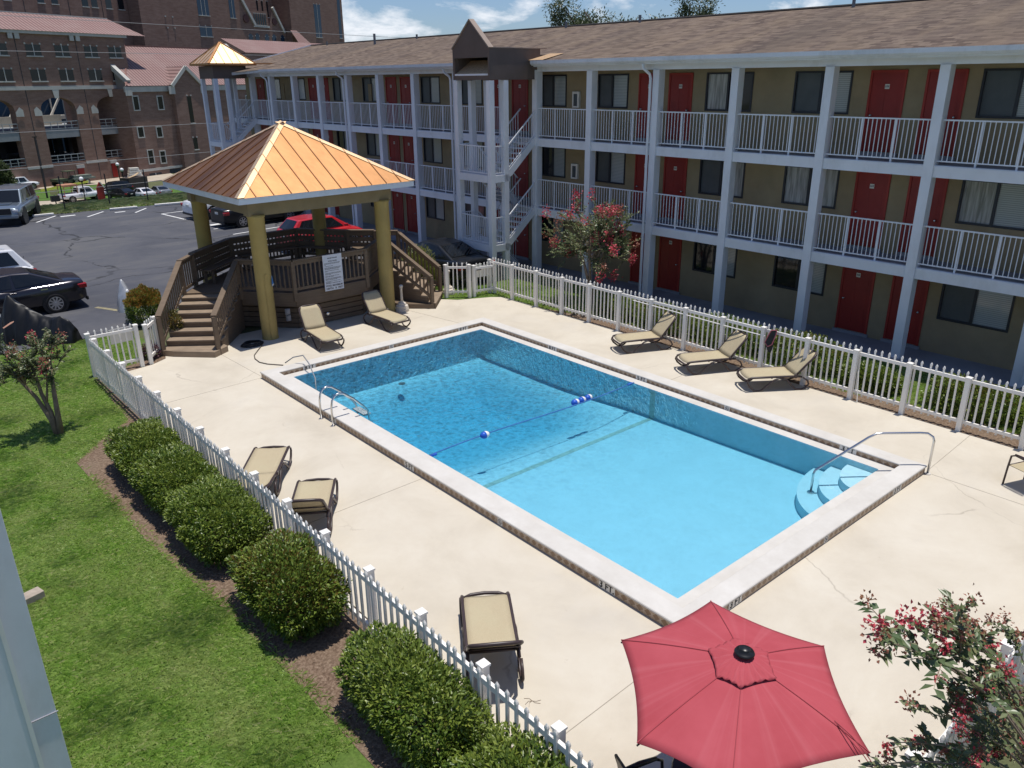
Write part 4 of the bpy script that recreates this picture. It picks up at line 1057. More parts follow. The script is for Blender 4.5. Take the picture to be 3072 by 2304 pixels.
LG = [((8.70,5.02),(9.69,4.33),48,'tan sun lounger by the right fence, nearest to the handrail steps'),
      ((8.49,9.02),(9.62,8.50),52,'tan sun lounger by the right fence, farthest from the handrail steps'),
      ((8.49,6.74),(9.70,6.12),50,'middle of the three tan sun loungers by the right fence'),
      ((2.50,14.46),(2.63,15.78),56,'tan sun lounger near the hose coil with its back half in gazebo shade'),
      ((4.99,14.72),(4.95,15.90),54,'tan sun lounger beside the cream bollard with its back in full shade'),
      ((-1.86,8.92),(-2.56,7.98),6,'flat tan sun lounger by the left fence, nearest to the pool ladder'),
      ((-1.85,7.05),(-2.50,6.10),44,'tan sun lounger by the left fence with raised back, beside the flat one'),
      ((-1.70,2.29),(-2.34,1.34),44,'lone tan sun lounger by the left fence closest to the camera')]
for i,(f_,h_,a_,l_) in enumerate(LG):
    o = proto if i == 0 else copy_tree(proto); put(o,f_,h_,a_,l_)

# ------------------------------------------------------------------ umbrella, table, chairs
ub = thing('patio_umbrella','faded red six sided patio umbrella with a black cap','umbrella',(-2.08,-2.08,0))
tips = []
for a,r in ((48,1.32),(-11,1.15),(-82,1.19),(-149,1.26),(171,1.26),(106,1.24)): tips.append(Vector((r*cos(rad(a)),r*sin(rad(a)),1.85)))
hub = Vector((0,0,2.19)); m = MB(); nr = 12; ns = 10
def canopy(tip_scale, hub, zoff, sag, scallop, wr=0):
    m = MB(); vs = []; K = len(tips)
    for i in range(nr+1):
        t = .04+.96*i/nr
        for k in range(K):
            A,B = tips[k],tips[(k+1)%K]
            for j in range(ns):
                s = j/ns; p = A.lerp(B,s); q = hub.lerp(hub+(p-hub)*tip_scale, t)
                bow = 4*s*(1-s)
                rr = q-hub; q = hub+rr*(1-scallop*bow*t)
                q.z += .10*t*(1-t)*tip_scale+zoff-sag*bow*t*.5
                if wr: q.z += wr*sin(j*2.1+k*1.7+i*.9)*t
                vs.append(q)
    N = K*ns
    fs = [(i*N+j,i*N+(j+1)%N,(i+1)*N+(j+1)%N,(i+1)*N+j) for i in range(nr) for j in range(N)]
    m.add(vs, fs); return m
m = canopy(1,hub,0,.05,.055); o = m.build('canopy', REDFAB, ub, smooth=True); sd = o.modifiers.new('thick','SOLIDIFY'); sd.thickness = .004
m = MB()
for A in tips:
    P = [hub.lerp(A,t)+Vector((0,0,.10*t*(1-t)+.004)) for t in np.linspace(.06,1,9)]; m.tube(P,.0055,5)
m.build('seam', M('red_seam',(.36,.06,.075),.9), o)
m = canopy(.275,hub+Vector((0,0,.045)),.008,.0,.06,.016); v = m.build('vent_flap', REDFAB, ub, smooth=True); sd = v.modifiers.new('thick','SOLIDIFY'); sd.thickness = .004
m = MB(); m.lathe([(.09,.0),(.095,.012),(.085,.03),(.05,.032),(.05,.055),(.045,.062),(.0,.064)],(0,0,2.245),24); m.build('cap', BLKMETAL, ub, smooth=True)
m = MB(); m.tube([(0,0,.02),(0,0,2.18)],.022,10); m.build('pole', RESIN, ub)
m = MB()
for A in tips: m.tube([hub+Vector((0,0,-.03)), A+Vector((0,0,-.03))],.009,5)
for A in tips: m.tube([Vector((0,0,1.75)), hub.lerp(A,.5)+Vector((0,0,-.03))],.008,5)
m.build('rib', RESIN, ub)
m = MB(); m.lathe([(.25,0),(.25,.03),(.22,.06),(.06,.08),(.05,.25)],(0,0,0),24); m.build('base', BLACK, ub)
A = tips[2]; B_ = tips[1]
p0 = hub.lerp(B_,.0)
c0 = hub.lerp(tips[2],.72)+Vector((.02,0,.035)); m = MB()
m.tube([c0, c0+Vector((-.055,-.16,-.035)), c0+Vector((-.10,-.33,-.075)), c0+Vector((-.16,-.46,-.11)), c0+Vector((-.20,-.52,-.22))],.0045,5)
m.tube([c0, c0+Vector((-.02,-.17,-.03)), c0+Vector((-.08,-.34,-.065)), c0+Vector((-.14,-.48,-.11)), c0+Vector((-.17,-.53,-.25))],.0045,5)
m.build('tie_cord', M('dark_red_cord',(.22,.03,.04),.8), ub)
tb = thing('patio_table','round dark patio table mostly hidden under the red umbrella','table',(-2.08,-2.08,0))
m = MB(); m.lathe([(.56,.70),(.57,.715),(.56,.73),(.04,.731)],(0,0,0),36); m.build('tabletop', BLKMETAL, tb)
for a in range(4):
    c,s = cos(a*pi/2+.4),sin(a*pi/2+.4); m = MB(); m.tube([(c*.40,s*.40,.70),(c*.36,s*.36,.4),(c*.48,s*.48,0)],.018,8); m.build('leg', BLKMETAL, tb, smooth=True)
def armchair(label, loc, rz_, mseat, mframe):
    t = thing('patio_chair', label, 'chair', loc, rz_); w = .27
    for s in (-1,1):
        m = MB(); m.tube([(.26,s*w,0),(.24,s*w,.38),(.22,s*w,.60),(.14,s*w,.645),(-.20,s*w,.63)],.018,8); m.build('front_leg_arm', mframe, t, smooth=True)
        m = MB(); m.tube([(-.34,s*w*.98,0),(-.24,s*w*.98,.40),(-.26,s*w*.95,.62),(-.35,s*w*.9,.92)],.018,8); m.build('rear_leg', mframe, t, smooth=True)
        m = MB(); m.tube([(.15,s*w,.655),(-.05,s*w,.665),(-.22,s*w,.65)],[.022,.026,.022],8); m.build('armrest', mframe, t, smooth=True)
    m = MB(); m.tube([(.24,-w,.40),(.24,w,.40)],.016,8); m.tube([(-.25,-w,.38),(-.25,w,.38)],.016,8); m.tube([(-.35,-w*.9,.92),(-.36,0,.945),(-.35,w*.9,.92)],.016,8); m.build('cross_bar', mframe, t, smooth=True)
    m = MB(); m.box(-.25,.25,-w+.02,w-.02,.395,.407); m.build('seat', mseat, t)
    m = MB(); m.add([(-.255,-w+.03,.44),(-.255,w-.03,.44),(-.35,w*.85,.91),(-.35,-w*.85,.91)],[(0,1,2,3)]); b = m.build('backrest', mseat, t); sd = b.modifiers.new('thick','SOLIDIFY'); sd.thickness = .01
    return t
armchair('black patio chair with curved arm, half hidden under the red umbrella', (-2.62,-1.62,0), -.33, BLKMETAL, BLKMETAL)
armchair('tan sling patio armchair cut off by the right edge of the photo', (8.25,-1.50,0), 1.2, SLING, RESIN)

# skimmer net on its pole, hung along the right fence
sk_ = thing('skimmer_net','pool skimmer net with a pink rim on a long white pole along the right fence','net',(9.93,5.1,1.02))
m = MB(); m.tube([(-.01,.15,.0),(-.01,1.1,.0),(-.01,4.6,.06)],.014,8); m.build('pole', VINYL, sk_)
m = MB(); L_ = [(-.03,.08,-.02),(-.04,-.02,.20),(-.04,-.18,.24),(-.05,-.17,.10),(-.05,-.09,-.16),(-.05,.02,-.24),(-.04,.12,-.16),(-.03,.08,-.02)]
m.tube(L_,.014,6); m.build('rim', M('pink_rim',(.42,.12,.15),.5), sk_)
m = MB(); c = Vector((.0,-.06,-.10)); P = [Vector(p) for p in L_[:-1]]
for i in range(len(P)):
    a,b = P[i],P[(i+1)%len(P)]; a2 = a*.55+c*.45+Vector((.0,.0,-.22)); b2 = b*.55+c*.45+Vector((0,0,-.22)); m.add([a,b,b2,a2],[(0,1,2,3)]); m.add([a2,b2,c+Vector((0,0,-.28))],[(0,1,2)]); m.add([a,b,Vector((-.035,-.04,.0))],[(0,1,2)])
m.build('mesh_bag', M('black_netting',(.02,.02,.022),.8), sk_)
m = MB(); m.tube([(9.86,2.62,.02),(9.98,2.75,.75)],.012,6); tag(m.build('leaning_stick', VINYL), 'thin white stick leaning on the right fence by the grass','stick')
m = MB(); m.box(-.20,.2,-.10,.10,0,.13); o = m.build('concrete_block', M('weathered_block',(.36,.30,.24),.9,var=.2,scale=8), loc=(-6.66,7.0,-.01), rot=(0,0,.25), bevel=.01); tag(o,'small weathered concrete block on the lawn by the near pillar','block')
m = MB(); m.box(-.12,.12,-.045,.045,0,.03); o = m.build('valve_cover', M('grey_cover',(.36,.37,.35),.8), loc=(-6.1,17.0,-.012), rot=(0,0,.1)); tag(o,'small pale utility cover in the grass by the left crape myrtle','cover')
# pillar of the near wing, seen close at the left
pl_ = thing('near_pillar','pale blue-grey painted wall end of the near hotel wing at the left edge','pillar',(-7.2,2.8,0))
m = MB(); m.box(-.02,.22,.0,.5,-.05,9.4); m.build('pillar_board', WHITE, pl_, bevel=.006)
m = MB(); m.box(-1.6,-.0201,-.06,.5,-.05,9.4); m.build('wall_panel', WHITE, pl_, bevel=.006)
m = MB(); m.box(-.055,-.015,-.075,-.0601,-.05,9.4); m.build('corner_bead', VINYL, pl_)
m = MB(); m.box(-.015,.235,-.012,-.001,1.13,1.14); m.build('board_joint', M('grey_joint',(.3,.3,.32),.8), pl_)
# ------------------------------------------------------------------ vehicles (local x forward)
TYRE = M('tyre_rubber',(.014,.014,.015),.8); RIMM = M('alloy_rim',(.50,.50,.52),.3,.9); DARKTRIM = M('dark_trim',(.016,.016,.018),.5)
LAMPC = M('clear_lamp',(.55,.56,.58),.15,.2,spec=.8); LAMPR = M('red_lamp',(.30,.012,.015),.15,spec=.8); CHROME = M('chrome_trim',(.7,.7,.72),.15,1); PLATE = MARKW
def make_wheel(parent, x, y, r, w, spokes, rim_mat=None):
    s = 1 if y > 0 else -1; m = MB()
    m.lathe([(r*.60,-w/2),(r*.93,-w/2),(r,-w/2+.03),(r,w/2-.03),(r*.93,w/2),(r*.66,w/2),(r*.64,w/2-.03)],(0,0,0),28)
    R_ = Matrix.Translation((x,y,r)) @ Matrix.Rotation(-s*pi/2,4,'X'); m.xf(R_); wh = m.build('wheel', TYRE, parent, smooth=True)
    m = MB(); m.lathe([(r*.67,w/2-.012),(r*.67,w/2+.004),(r*.61,w/2+.004),(r*.60,w/2-.03)],(0,0,0),28)
    for k in range(spokes):
        a = 2*pi*k/spokes; p = Vector((cos(a)*r*.10,sin(a)*r*.10,w/2-.005)); q = Vector((cos(a)*r*.62,sin(a)*r*.62,w/2-.003)); m.beam(p,q,r*.15,.02)
    m.lathe([(r*.16,w/2-.02),(r*.16,w/2+.008),(r*.08,w/2+.012)],(0,0,0),14)
    m.xf(R_); m.build('rim', rim_mat or RIMM, wh)
    m = MB(); m.lathe([(r*.60,w/2-.07),(r*.59,w/2-.065)],(0,0,0),20); m.xf(R_); m.build('brake_disc', DARKTRIM, wh)
def interp(tab, x):
    for (x0,z0),(x1,z1) in zip(tab,tab[1:]):
        if x0 <= x <= x1: t = (x-x0)/(x1-x0); return z0+(z1-z0)*t
    return tab[0][1] if x < tab[0][0] else tab[-1][1]
def car(name, label, cat, loc, rz_, mat, L, W, deck, cab, belt, wheels, r=.33, group=None, spokes=10, glass_in=.07, roof_w=.70, extras=None, rim=None, pillars=(.52,), zb=.22, third=True):
    """deck: (x, top height) profile of hood and boot; cab: x of screen foot, roof front, roof rear, rear glass foot, roof height"""
    t = thing(name, label, cat, loc, rz_, group); hl = L/2; hw = W/2
    m = MB(); xs_ = sorted(set([-hl,-hl+.04,-hl+.14,-hl+.35,hl-.4,hl-.16,hl-.05,hl]+[x for x,_ in deck if -hl<x<hl]+list(np.linspace(-hl+.6,hl-.6,8)))); ring_n = None; rows = []
    for x in xs_:
        e = min(1,max(0,(hl-abs(x))/.55)); w = hw*(.80+.20*math.sqrt(max(0,1-(1-e)**2))); zt = interp(deck,x); b_ = zb+.10*(1-e)**2
        half = [(0,zt+.012),(.5*w,zt+.006),(.80*w,zt-.012),(.93*w,zt-.06),(w,zt-.19),(w*1.005,(zt+b_)/2-.02),(w*.985,b_+.12),(w*.93,b_),(0,b_)]
        pts = [(x,y,z) for y,z in half]+[(x,-y,z) for y,z in half[-2:0:-1]]
        rows.append(pts)
    N = len(rows[0])
    for p in rows: m.v += p
    for i in range(len(rows)-1):
        for j in range(N): m.f.append((i*N+j,i*N+(j+1)%N,(i+1)*N+(j+1)%N,(i+1)*N+j)); m.m.append(0)
    m.f.append(tuple(range(N-1,-1,-1))); m.m.append(0); k=(len(rows)-1)*N; m.f.append(tuple(k+j for j in range(N))); m.m.append(0)
    body = m.build('body', mat, t, smooth=True, sub=1)
    m = MB()
    for wx in wheels:
        for s in (-1,1):
            q = MB(); q.lathe([(r*1.20,-.14),(r*1.20,.012),(r*.9,.014)],(0,0,0),26); q.xf(Matrix.Translation((wx,s*(hw-.012),r*1.02)) @ Matrix.Rotation(-s*pi/2,4,'X')); m.join(q)
    m.build('wheel_arch', DARKTRIM, body)
    # cabin
    xa,xb,xc,xd,zr = cab; bw = hw*.94; rw = hw*roof_w; zb2 = belt
    zf = max(interp(deck,xa)-.03, belt-.06); zrr = max(interp(deck,xd)-.03, belt-.12)
    m = MB(); mid = (xb+xc)/2
    P = dict(fl=(xa,bw*.90,zf),fr=(xa,-bw*.90,zf),bl=(xd,bw*.90,zrr),br=(xd,-bw*.90,zrr),tfl=(xb,rw*.94,zr-.035),tfr=(xb,-rw*.94,zr-.035),tbl=(xc,rw*.94,zr-.045),tbr=(xc,-rw*.94,zr-.045),tml=(mid,rw,zr),tmr=(mid,-rw,zr),ml=(mid,bw,belt-.05),mr=(mid,-bw,belt-.05))
    K = list(P); ix = {k_:i for i,k_ in enumerate(K)}
    fs = [('fl','fr','tfr','tfl'),('br','bl','tbl','tbr'),('tfl','tfr','tmr','tml'),('tml','tmr','tbr','tbl'),('fl','tfl','tml','ml'),('ml','tml','tbl','bl'),('fr','mr','tmr','tfr'),('mr','br','tbr','tmr')]
    m.add([P[k_] for k_ in K],[tuple(ix[k_] for k_ in f_) for f_ in fs])
    m.build('roof', mat, t, smooth=False, bevel=.045)
    def V_(k_): return Vector(P[k_])
    def pane(nm, a,b,c,d, u0,u1,v0,v1, off=.012):
        a,b,c,d = map(Vector,(a,b,c,d))   # a-b bottom, d-c top
        def at(u,v): return a.lerp(b,u).lerp(d.lerp(c,u),v)
        n_ = (b-a).cross(d-a).normalized()
        q = MB(); cpt = [at(u0,v0),at(u1,v0),at(u1,v1),at(u0,v1)]
        ctr = Vector((0,0,.9)); 
        if n_.dot(cpt[0]-ctr) < 0: n_ = -n_
        nn = 4; vs = []
        for j in range(nn+1):
            for i in range(nn+1): vs.append(at(u0+(u1-u0)*i/nn, v0+(v1-v0)*j/nn)+n_*(off+.012*4*(i/nn)*(1-i/nn)))
        q.add(vs,[(j*(nn+1)+i,j*(nn+1)+i+1,(j+1)*(nn+1)+i+1,(j+1)*(nn+1)+i) for j in range(nn) for i in range(nn)])
        return q.build(nm, CARGLASS, t, smooth=True)
    pane('windshield',P['fr'],P['fl'],P['tfl'],P['tfr'],.05,.95,.06,.93)
    pane('rear_window',P['bl'],P['br'],P['tbr'],P['tbl'],.08,.92,.16,.90)
    for s,lr in ((1,'l'),(-1,'r')):
        pane('side_window',P['f'+lr],P['m'+lr],P['tm'+lr],P['tf'+lr],.20,.96,.14,.88)
        pane('side_window',P['m'+lr],P['b'+lr],P['tb'+lr],P['tm'+lr],.04,.80,.14,.88)
        # bright line below the glass and a mirror
        q = MB(); q.box(-.10,.10,-.05,.05,-.06,.06); q.xf(Matrix.Translation((xa-.42,s*(hw+.07),belt+.08))); q.build('mirror', mat, t, bevel=.03)
        hd = (mid+.05,mid-.85)
        for hx in hd[:2 if third else 1]:
            q = MB(); q.box(hx-.10,hx+.10,s*(hw+.004)-.012,s*(hw+.004)+.012,belt-.14,belt-.11); q.build('door_handle', CHROME, t)
        zt = interp(deck,-hl+.15); q = MB(); q.box(-hl-.012,-hl+.30,s*(hw*.86)-.11,s*(hw*.86)+.085,zt-.30,zt-.14); q.build('taillight', LAMPR, t, bevel=.03)
        zt = interp(deck,hl-.2); q = MB(); q.box(hl-.38,hl-.02,s*(hw*.80)-.15,s*(hw*.80)+.10,zt-.24,zt-.10); q.build('headlight', LAMPC, t, bevel=.03)
        for wx in wheels: make_wheel(t, wx, s*(hw-.105), r, .22, spokes, rim)
    q = MB(); q.box(-hl-.018,-hl+.02,-.17,.17,.72,.84) ; q.build('licence_plate', PLATE, t)
    q = MB(); q.box(hl-.03,hl+.016,-hw*.55,hw*.55,.42,.62); q.build('grille', DARKTRIM, t, bevel=.01)
    q = MB(); q.box(-hl-.014,-hl+.05,-hw*.8,hw*.8,zb+.03,zb+.15); q.build('rear_bumper_trim', DARKTRIM, t, bevel=.01)
    return t
SED = dict(deck=[(-2.45,.70),(-2.36,1.0),(-2.0,1.04),(-1.5,1.02),(0,.98),(.9,.98),(1.8,.86),(2.3,.72),(2.45,.55)], cab=(1.05,.25,-.85,-1.85,1.45), belt=.98, wheels=(-1.40,1.42))
C_DARK = paint('graphite_car_paint',(.022,.020,.026),.6,.3); C_WHITE = paint('white_car_paint',(.75,.76,.78)); C_BLACK = M('black_car_paint',(.008,.009,.011),.3,0,var=.03,spec=.35,coat=.25); C_RED = paint('red_car_paint',(.50,.018,.025)); C_SILVER = paint('silver_blue_paint',(.19,.23,.27),.6,.32); C_GREY = paint('silver_paint',(.38,.40,.42),.6)
t = car('parked_car','dark graphite sedan parked nose out beside the covered motorcycle','car',(-3.85,25.25,-.01),pi-.02,C_DARK,4.87,1.84,r=.335,**SED)
HATCH = dict(deck=[(-2.3,.72),(-2.24,1.02),(-2.0,1.06),(.8,1.03),(1.0,1.03),(1.8,.95),(2.2,.80),(2.3,.6)], cab=(1.15,.45,-1.75,-2.18,1.68), belt=1.06, wheels=(-1.35,1.38))
t = car('parked_suv','white sport utility vehicle with roof spoiler behind the graphite sedan','car',(-4.55,28.75,-.01),pi-.02,C_WHITE,4.65,1.88,r=.36,roof_w=.74,**HATCH)
for s in (-1,1):
    m = MB(); m.tube([(-1.5,s*.6,1.69),(-1.3,s*.6,1.73),(.1,s*.6,1.73),(.3,s*.6,1.69)],.02,6); m.build('roof_rail', C_WHITE, t)
m = MB(); m.tube([(-2.1,.1,1.25),(-2.16,-.3,1.12)],.012,5); m.build('rear_wiper', DARKTRIM, t)
COUPE = dict(deck=[(-2.4,.66),(-2.3,.98),(-1.9,1.04),(-1.2,1.0),(.6,.95),(.9,.95),(1.8,.86),(2.25,.72),(2.4,.5)], cab=(.75,-.1,-.75,-1.75,1.36), belt=.97, wheels=(-1.36,1.36))
car('parked_car','white coupe nosed in towards the hotel, seen behind the left gazebo post','car',(10.15,40.75,-.01),.06,C_WHITE,4.78,1.9,r=.345,spokes=10,rim=M('dark_rim',(.05,.05,.055),.35,.8),**COUPE)
car('parked_car','black sedan with silver wheels seen through the gazebo between two posts','car',(10.30,36.95,-.01),.08,C_BLACK,4.75,1.82,r=.325,spokes=7,**SED)
car('parked_car','dark blue car mostly hidden behind the white coupe','car',(12.3,44.4,-.01),.06,paint('navy_car_paint',(.012,.016,.045)),4.7,1.82,r=.325,**SED)
RH = dict(deck=[(-1.95,.72),(-1.9,.98),(-1.7,1.0),(.9,.98),(1.0,.97),(1.6,.84),(1.85,.72),(1.95,.55)], cab=(1.22,.35,-1.35,-1.85,1.50), belt=.98, wheels=(-1.25,1.23))
car('parked_car','small bright red hatchback seen over the gazebo bench','car',(9.55,28.35,-.01),.03,C_RED,3.85,1.7,r=.30,spokes=8,**RH)
car('parked_car','black sedan parked between the right gazebo steps and the stair tower','car',(10.15,19.95,-.01),pi/2+.05,C_BLACK,4.8,1.83,r=.33,**SED)
# silver pickup with a camper shell
PK = dict(deck=[(-2.7,.80),(-2.66,1.10),(-.3,1.14),(1.1,1.12),(1.3,1.12),(2.2,1.08),(2.6,.98),(2.7,.7)], cab=(1.2,.62,-2.50,-2.64,1.80), belt=1.14, wheels=(-1.62,1.62))
t = car('pickup_truck','silver blue pickup truck with a camper shell at the far lot edge','pickup truck',(.38,47.45,-.01),rad(-112),C_SILVER,5.4,1.9,r=.39,zb=.42,roof_w=.80,spokes=6,**PK)
m = MB(); m.box(1.35,2.05,-.42,.42,1.10,1.17); m.build('hood_scoop', C_SILVER, t, bevel=.03)
m = MB(); m.box(2.60,2.76,-.85,.85,.46,.62); m.build('front_bumper', C_SILVER, t, bevel=.03)
m = MB(); m.box(2.69,2.765,-.56,.56,.68,1.0); m.build('grille_mesh', DARKTRIM, t, bevel=.03)
for s in (-1,1):
    for x in (-1.62,1.62):
        m = MB(); m.lathe([(.52,-.05),(.53,.03),(.45,.035)],(0,0,0),24); m.xf(Matrix.Translation((x,s*.94,.42)) @ Matrix.Rotation(-s*pi/2,4,'X')); m.build('wheel_flare', DARKTRIM, t)
m = MB(); m.beam((-.62,-.79,1.16),(-.62,-.79,1.74),.03,.03); m.beam((-.62,.79,1.16),(-.62,.79,1.74),.03,.03); m.build('shell_gap', DARKTRIM, t)
# covered motorcycle and covered scooter
def cover(name, label, loc, rz_, prof, wid, mat, n=70, folds=.065, marks=True, seed=1):
    t = thing(name, label, 'motorcycle', loc, rz_); m = MB(); k = 44; rows = []
    L0,L1 = prof[0][0],prof[-1][0]
    for i in range(n+1):
        x = L0+(L1-L0)*i/n; h = interp(prof,x); w = interp(wid,x); row = []
        for j in range(k+1):
            u = -1+2*j/k; a = abs(u)
            y = u*w*(.30+.70*a**.9); z = h*(1-a**2.1)**.75 if a < 1 else 0
            f_ = folds*a*(1-.3*a)*((abs(sin(x*8.5+u*1.3+seed))*1.7-1.0)*.9+(abs(sin(x*17-u*3+seed*2))-.6)*.6+mnoise.noise(Vector((x*3,u*2,seed)))*.9)
            row.append((x+.25*folds*sin(u*9+x*3), y+(1 if u > 0 else -1)*f_, max(0,z+folds*.5*mnoise.noise(Vector((x*5,u*3,seed+3)))*(1-a))))
        rows.append(row)
    for r_ in rows: m.v += r_
    N = k+1
    for i in range(n):
        for j in range(k): m.f.append((i*N+j,(i+1)*N+j,(i+1)*N+j+1,i*N+j+1)); m.m.append(0)
    m.f.append(tuple(range(N))); m.m.append(0); m.f.append(tuple(n*N+j for j in range(N-1,-1,-1))); m.m.append(0)
    m.build('cover_cloth', mat, t, smooth=True); return t
BLKCLOTH = M('black_nylon_cover',(.007,.0073,.008),.42,var=.2,scale=4,spec=.35)
SILCLOTH = M('silver_nylon_cover',(.42,.43,.44),.35,.4,var=.15,scale=4)
mo = cover('covered_motorcycle','motorcycle under a black nylon cover at the edge of the lawn',(-3.62,21.3,-.01),2.28,[(-1.25,.45),(-1.12,.66),(-.85,.80),(-.55,.72),(-.25,.80),(.15,1.0),(.5,1.20),(.70,1.40),(.78,1.38),(1.1,.70),(1.25,.25)],[(-1.25,.22),(-.8,.42),(0,.50),(.6,.56),(1.0,.42),(1.25,.2)],BLKCLOTH)
for nm,mt,c,h_ in (('white_emblem',MARKW,(.78,.0,1.0),0),('orange_patch',M('orange_white_patch',(.62,.33,.22),.6),(.40,0,.80),1)):
    m = MB()
    if nm == 'white_emblem':
        n_ = 14
        for i in range(n_):
            a,b = -.5+pi*1.35*i/n_, -.5+pi*1.35*(i+1)/n_; m.add([(cos(a)*.055,sin(a)*.07,0),(cos(b)*.055,sin(b)*.07,0),(cos(b)*.09,sin(b)*.105,0),(cos(a)*.09,sin(a)*.105,0)],[(0,1,2,3)])
        m.add([(-.12,-.13,0),(-.075,-.13,0),(-.03,.06,0),(-.075,.06,0)],[(0,1,2,3)]); m.add([(-.03,-.10,0),(.0,-.12,0),(.03,.02,0),(.0,.03,0)],[(0,1,2,3)])
    else: m.add([(-.16,-.12,0),(-.12,-.14,0),(.16,.06,0),(.17,.10,0),(.05,.05,0)],[(0,1,2,3,4)])
    place(m,(c[0],.50 if h_ == 0 else .60,c[2]-.12),(-1,0,0),(0,-.55,.9)); m.build(nm, mt, mo)
sc_ = cover('covered_scooter','scooter under a silver cover behind the orange topped bush',(-.45,22.7,-.01),1.9,[(-.85,.3),(-.6,.62),(-.1,.6),(.25,.72),(.48,1.05),(.56,1.02),(.8,.35)],[(-.85,.2),(0,.32),(.45,.36),(.8,.15)],SILCLOTH,seed=4,folds=.035)
m = MB(); m.tube([(-.28,21.95,-.01),(-.28,21.95,.75)],.02,6); tag(m.build('short_green_post', M('green_post',(.06,.09,.07),.6)),'thin green post by the silver covered scooter','post')
cv2 = cover('covered_motorcycle','low tarp covered bike at the left edge of the lawn',(-6.35,20.6,-.01),2.2,[(-.8,.3),(-.5,.75),(0,.7),(.4,.95),(.8,.3)],[(-.8,.2),(0,.4),(.8,.2)],BLKCLOTH,seed=9)
# ------------------------------------------------------------------ across the street, some seven metres lower
MEDAL = M('dark_red_stone',(.11,.05,.045),.8)
FO = Vector((16.736,133.163,0)); FA = rad(24); GZ = -7.5
def FP(x, y, z=GZ):   # a point whose ground position was read on the pool level, carried out to the lower street level
    return (CX+(x-CX)*2.038, CY+(y-CY)*2.038, z)
CX, CY = -7.524, -5.184
def fthing(n_, lab, cat, grp=None): return thing(n_, lab, cat, FO, FA, grp)
def xz(mb): return mb
def add_window(par, x0, x1, z0, z1, y=0, arch=False, mull=2, sill=True, frame=LIMESTONE, glass=GLASS, surround=0, name='window', tm=None):
    m = MB(); m.add([(x0,y-.03,z0),(x1,y-.03,z0),(x1,y-.03,z1),(x0,y-.03,z1)],[(0,1,2,3)])
    if arch:
        n = 12; c = (x0+x1)/2; r = (x1-x0)/2; m.add([(c+r*cos(pi*i/n),y-.03,z1+r*sin(pi*i/n)) for i in range(n+1)],[tuple(range(n+1))])
    if tm: m.xf(tm)
    w = m.build(name, glass, par)
    m = MB()
    for i in range(1,mull): x = x0+(x1-x0)*i/mull; m.box(x-.06,x+.06,y-.10,y-.031,z0,z1)
    if sill: m.box(x0-.12,x1+.12,y-.2,y-.001,z0-.18,z0-.001)
    if surround:
        s = surround
        for q in ((x0-s,x0,z0-s,z1+s),(x1,x1+s,z0-s,z1+s),(x0,x1,z0-s,z0),(x0,x1,z1,z1+s)): m.box(q[0],q[1],y-.12,y-.001,q[2],q[3])
    elif sill:
        for x in ([x0,x1] if mull < 2 else [x0,(x0+x1)/2,x1]): m.box(x-.12,x+.12,y-.08,y-.001,z1+.02,z1+.24)
    if tm: m.xf(tm)
    if m.v: m.build('stone_trim', frame, w)
    return w
# --- parking garage with big arches
ga = fthing('brick_garage','red brick parking garage with big arched openings and a red tile roof','building')
def arch_hole(x0,x1,zb,zs,zt):
    n = 14; c=(x0+x1)/2; pts = [(x0,zb),(x1,zb)]
    for i in range(n+1):
        a = pi*i/n; pts.append((c+(x1-x0)/2*cos(a), zs+(zt-zs)*sin(a)))
    return pts
AR = [(-16.0,-9.9),(-6.1,-.38),(3.7,9.45),(13.3,19.05)]
m = MB(); m.wall([(-24,-9.5),(20.5,-9.5),(20.5,14.2),(-24,14.2)], [arch_hole(a,b,-4.3,3.6,5.2) for a,b in AR], 0, 1.2)
m.box(20.5,20.52,.0,12,-9.5,14.2); m.build('wall', BRICK, ga)
m = MB()
for a in (1.9,11.6,-8.0): m.box(a-.05,a+.05,-.03,-.001,-8,13.7)
m.build('drain_line', DARKINT, ga)
m = MB(); m.box(-24,17.9,-.15,-.001,6.3,6.85); m.box(-24,20.9,-.35,-.001,13.95,14.35); 
for x in (1.2,2.2,10.9,11.95): m.box(x-.35,x+.35,-.30,-.16,13.2,13.94)
for a,b in AR:
    c = (a+b)/2; m.add([(c-.35,-.14,5.1),(c+.35,-.14,5.1),(c+.55,-.14,6.29),(c-.55,-.14,6.29)],[(0,1,2,3)])
    for e,s in ((a,-1),(b,1)): m.add([(e,-.12,2.7),(e+s*1.2,-.12,2.7),(e+s*1.2,-.12,3.6),(e+s*.7,-.12,4.0),(e,-.12,3.3)],[(0,1,2,3,4)[::s] ])
for a,b in zip([-24]+[q[1] for q in AR],[q[0] for q in AR]+[20.5]): m.box(a+.002,b-.002,-.1,-.001,-4.75,-4.35)
m.build('stone_course', LIMESTONE, ga)
m = MB(); m.add([(-24,-.5,14.36),(20.3,-.5,14.36),(21.8,4.6,17.0),(-24,4.6,17.0)],[(0,1,2,3)]); m.add([(20.3,-.5,14.36),(24.5,-.5,14.36),(21.8,4.6,17.0)],[(0,1,2)]); m.add([(-24,4.6,17.0),(21.8,4.6,17),(24.5,9,14.4),(-24,9,14.4)],[(0,1,2,3)]); rfx = m.build('roof', REDTILE, ga)
m = MB(); m.beam((-24,4.6,17.02),(21.8,4.6,17.02),.3,.16); m.beam((1.8-2.2,-.6,14.4),(1.8-4.6,4.6,17.1),.5,.3); m.build('ridge', LIMESTONE, rfx)
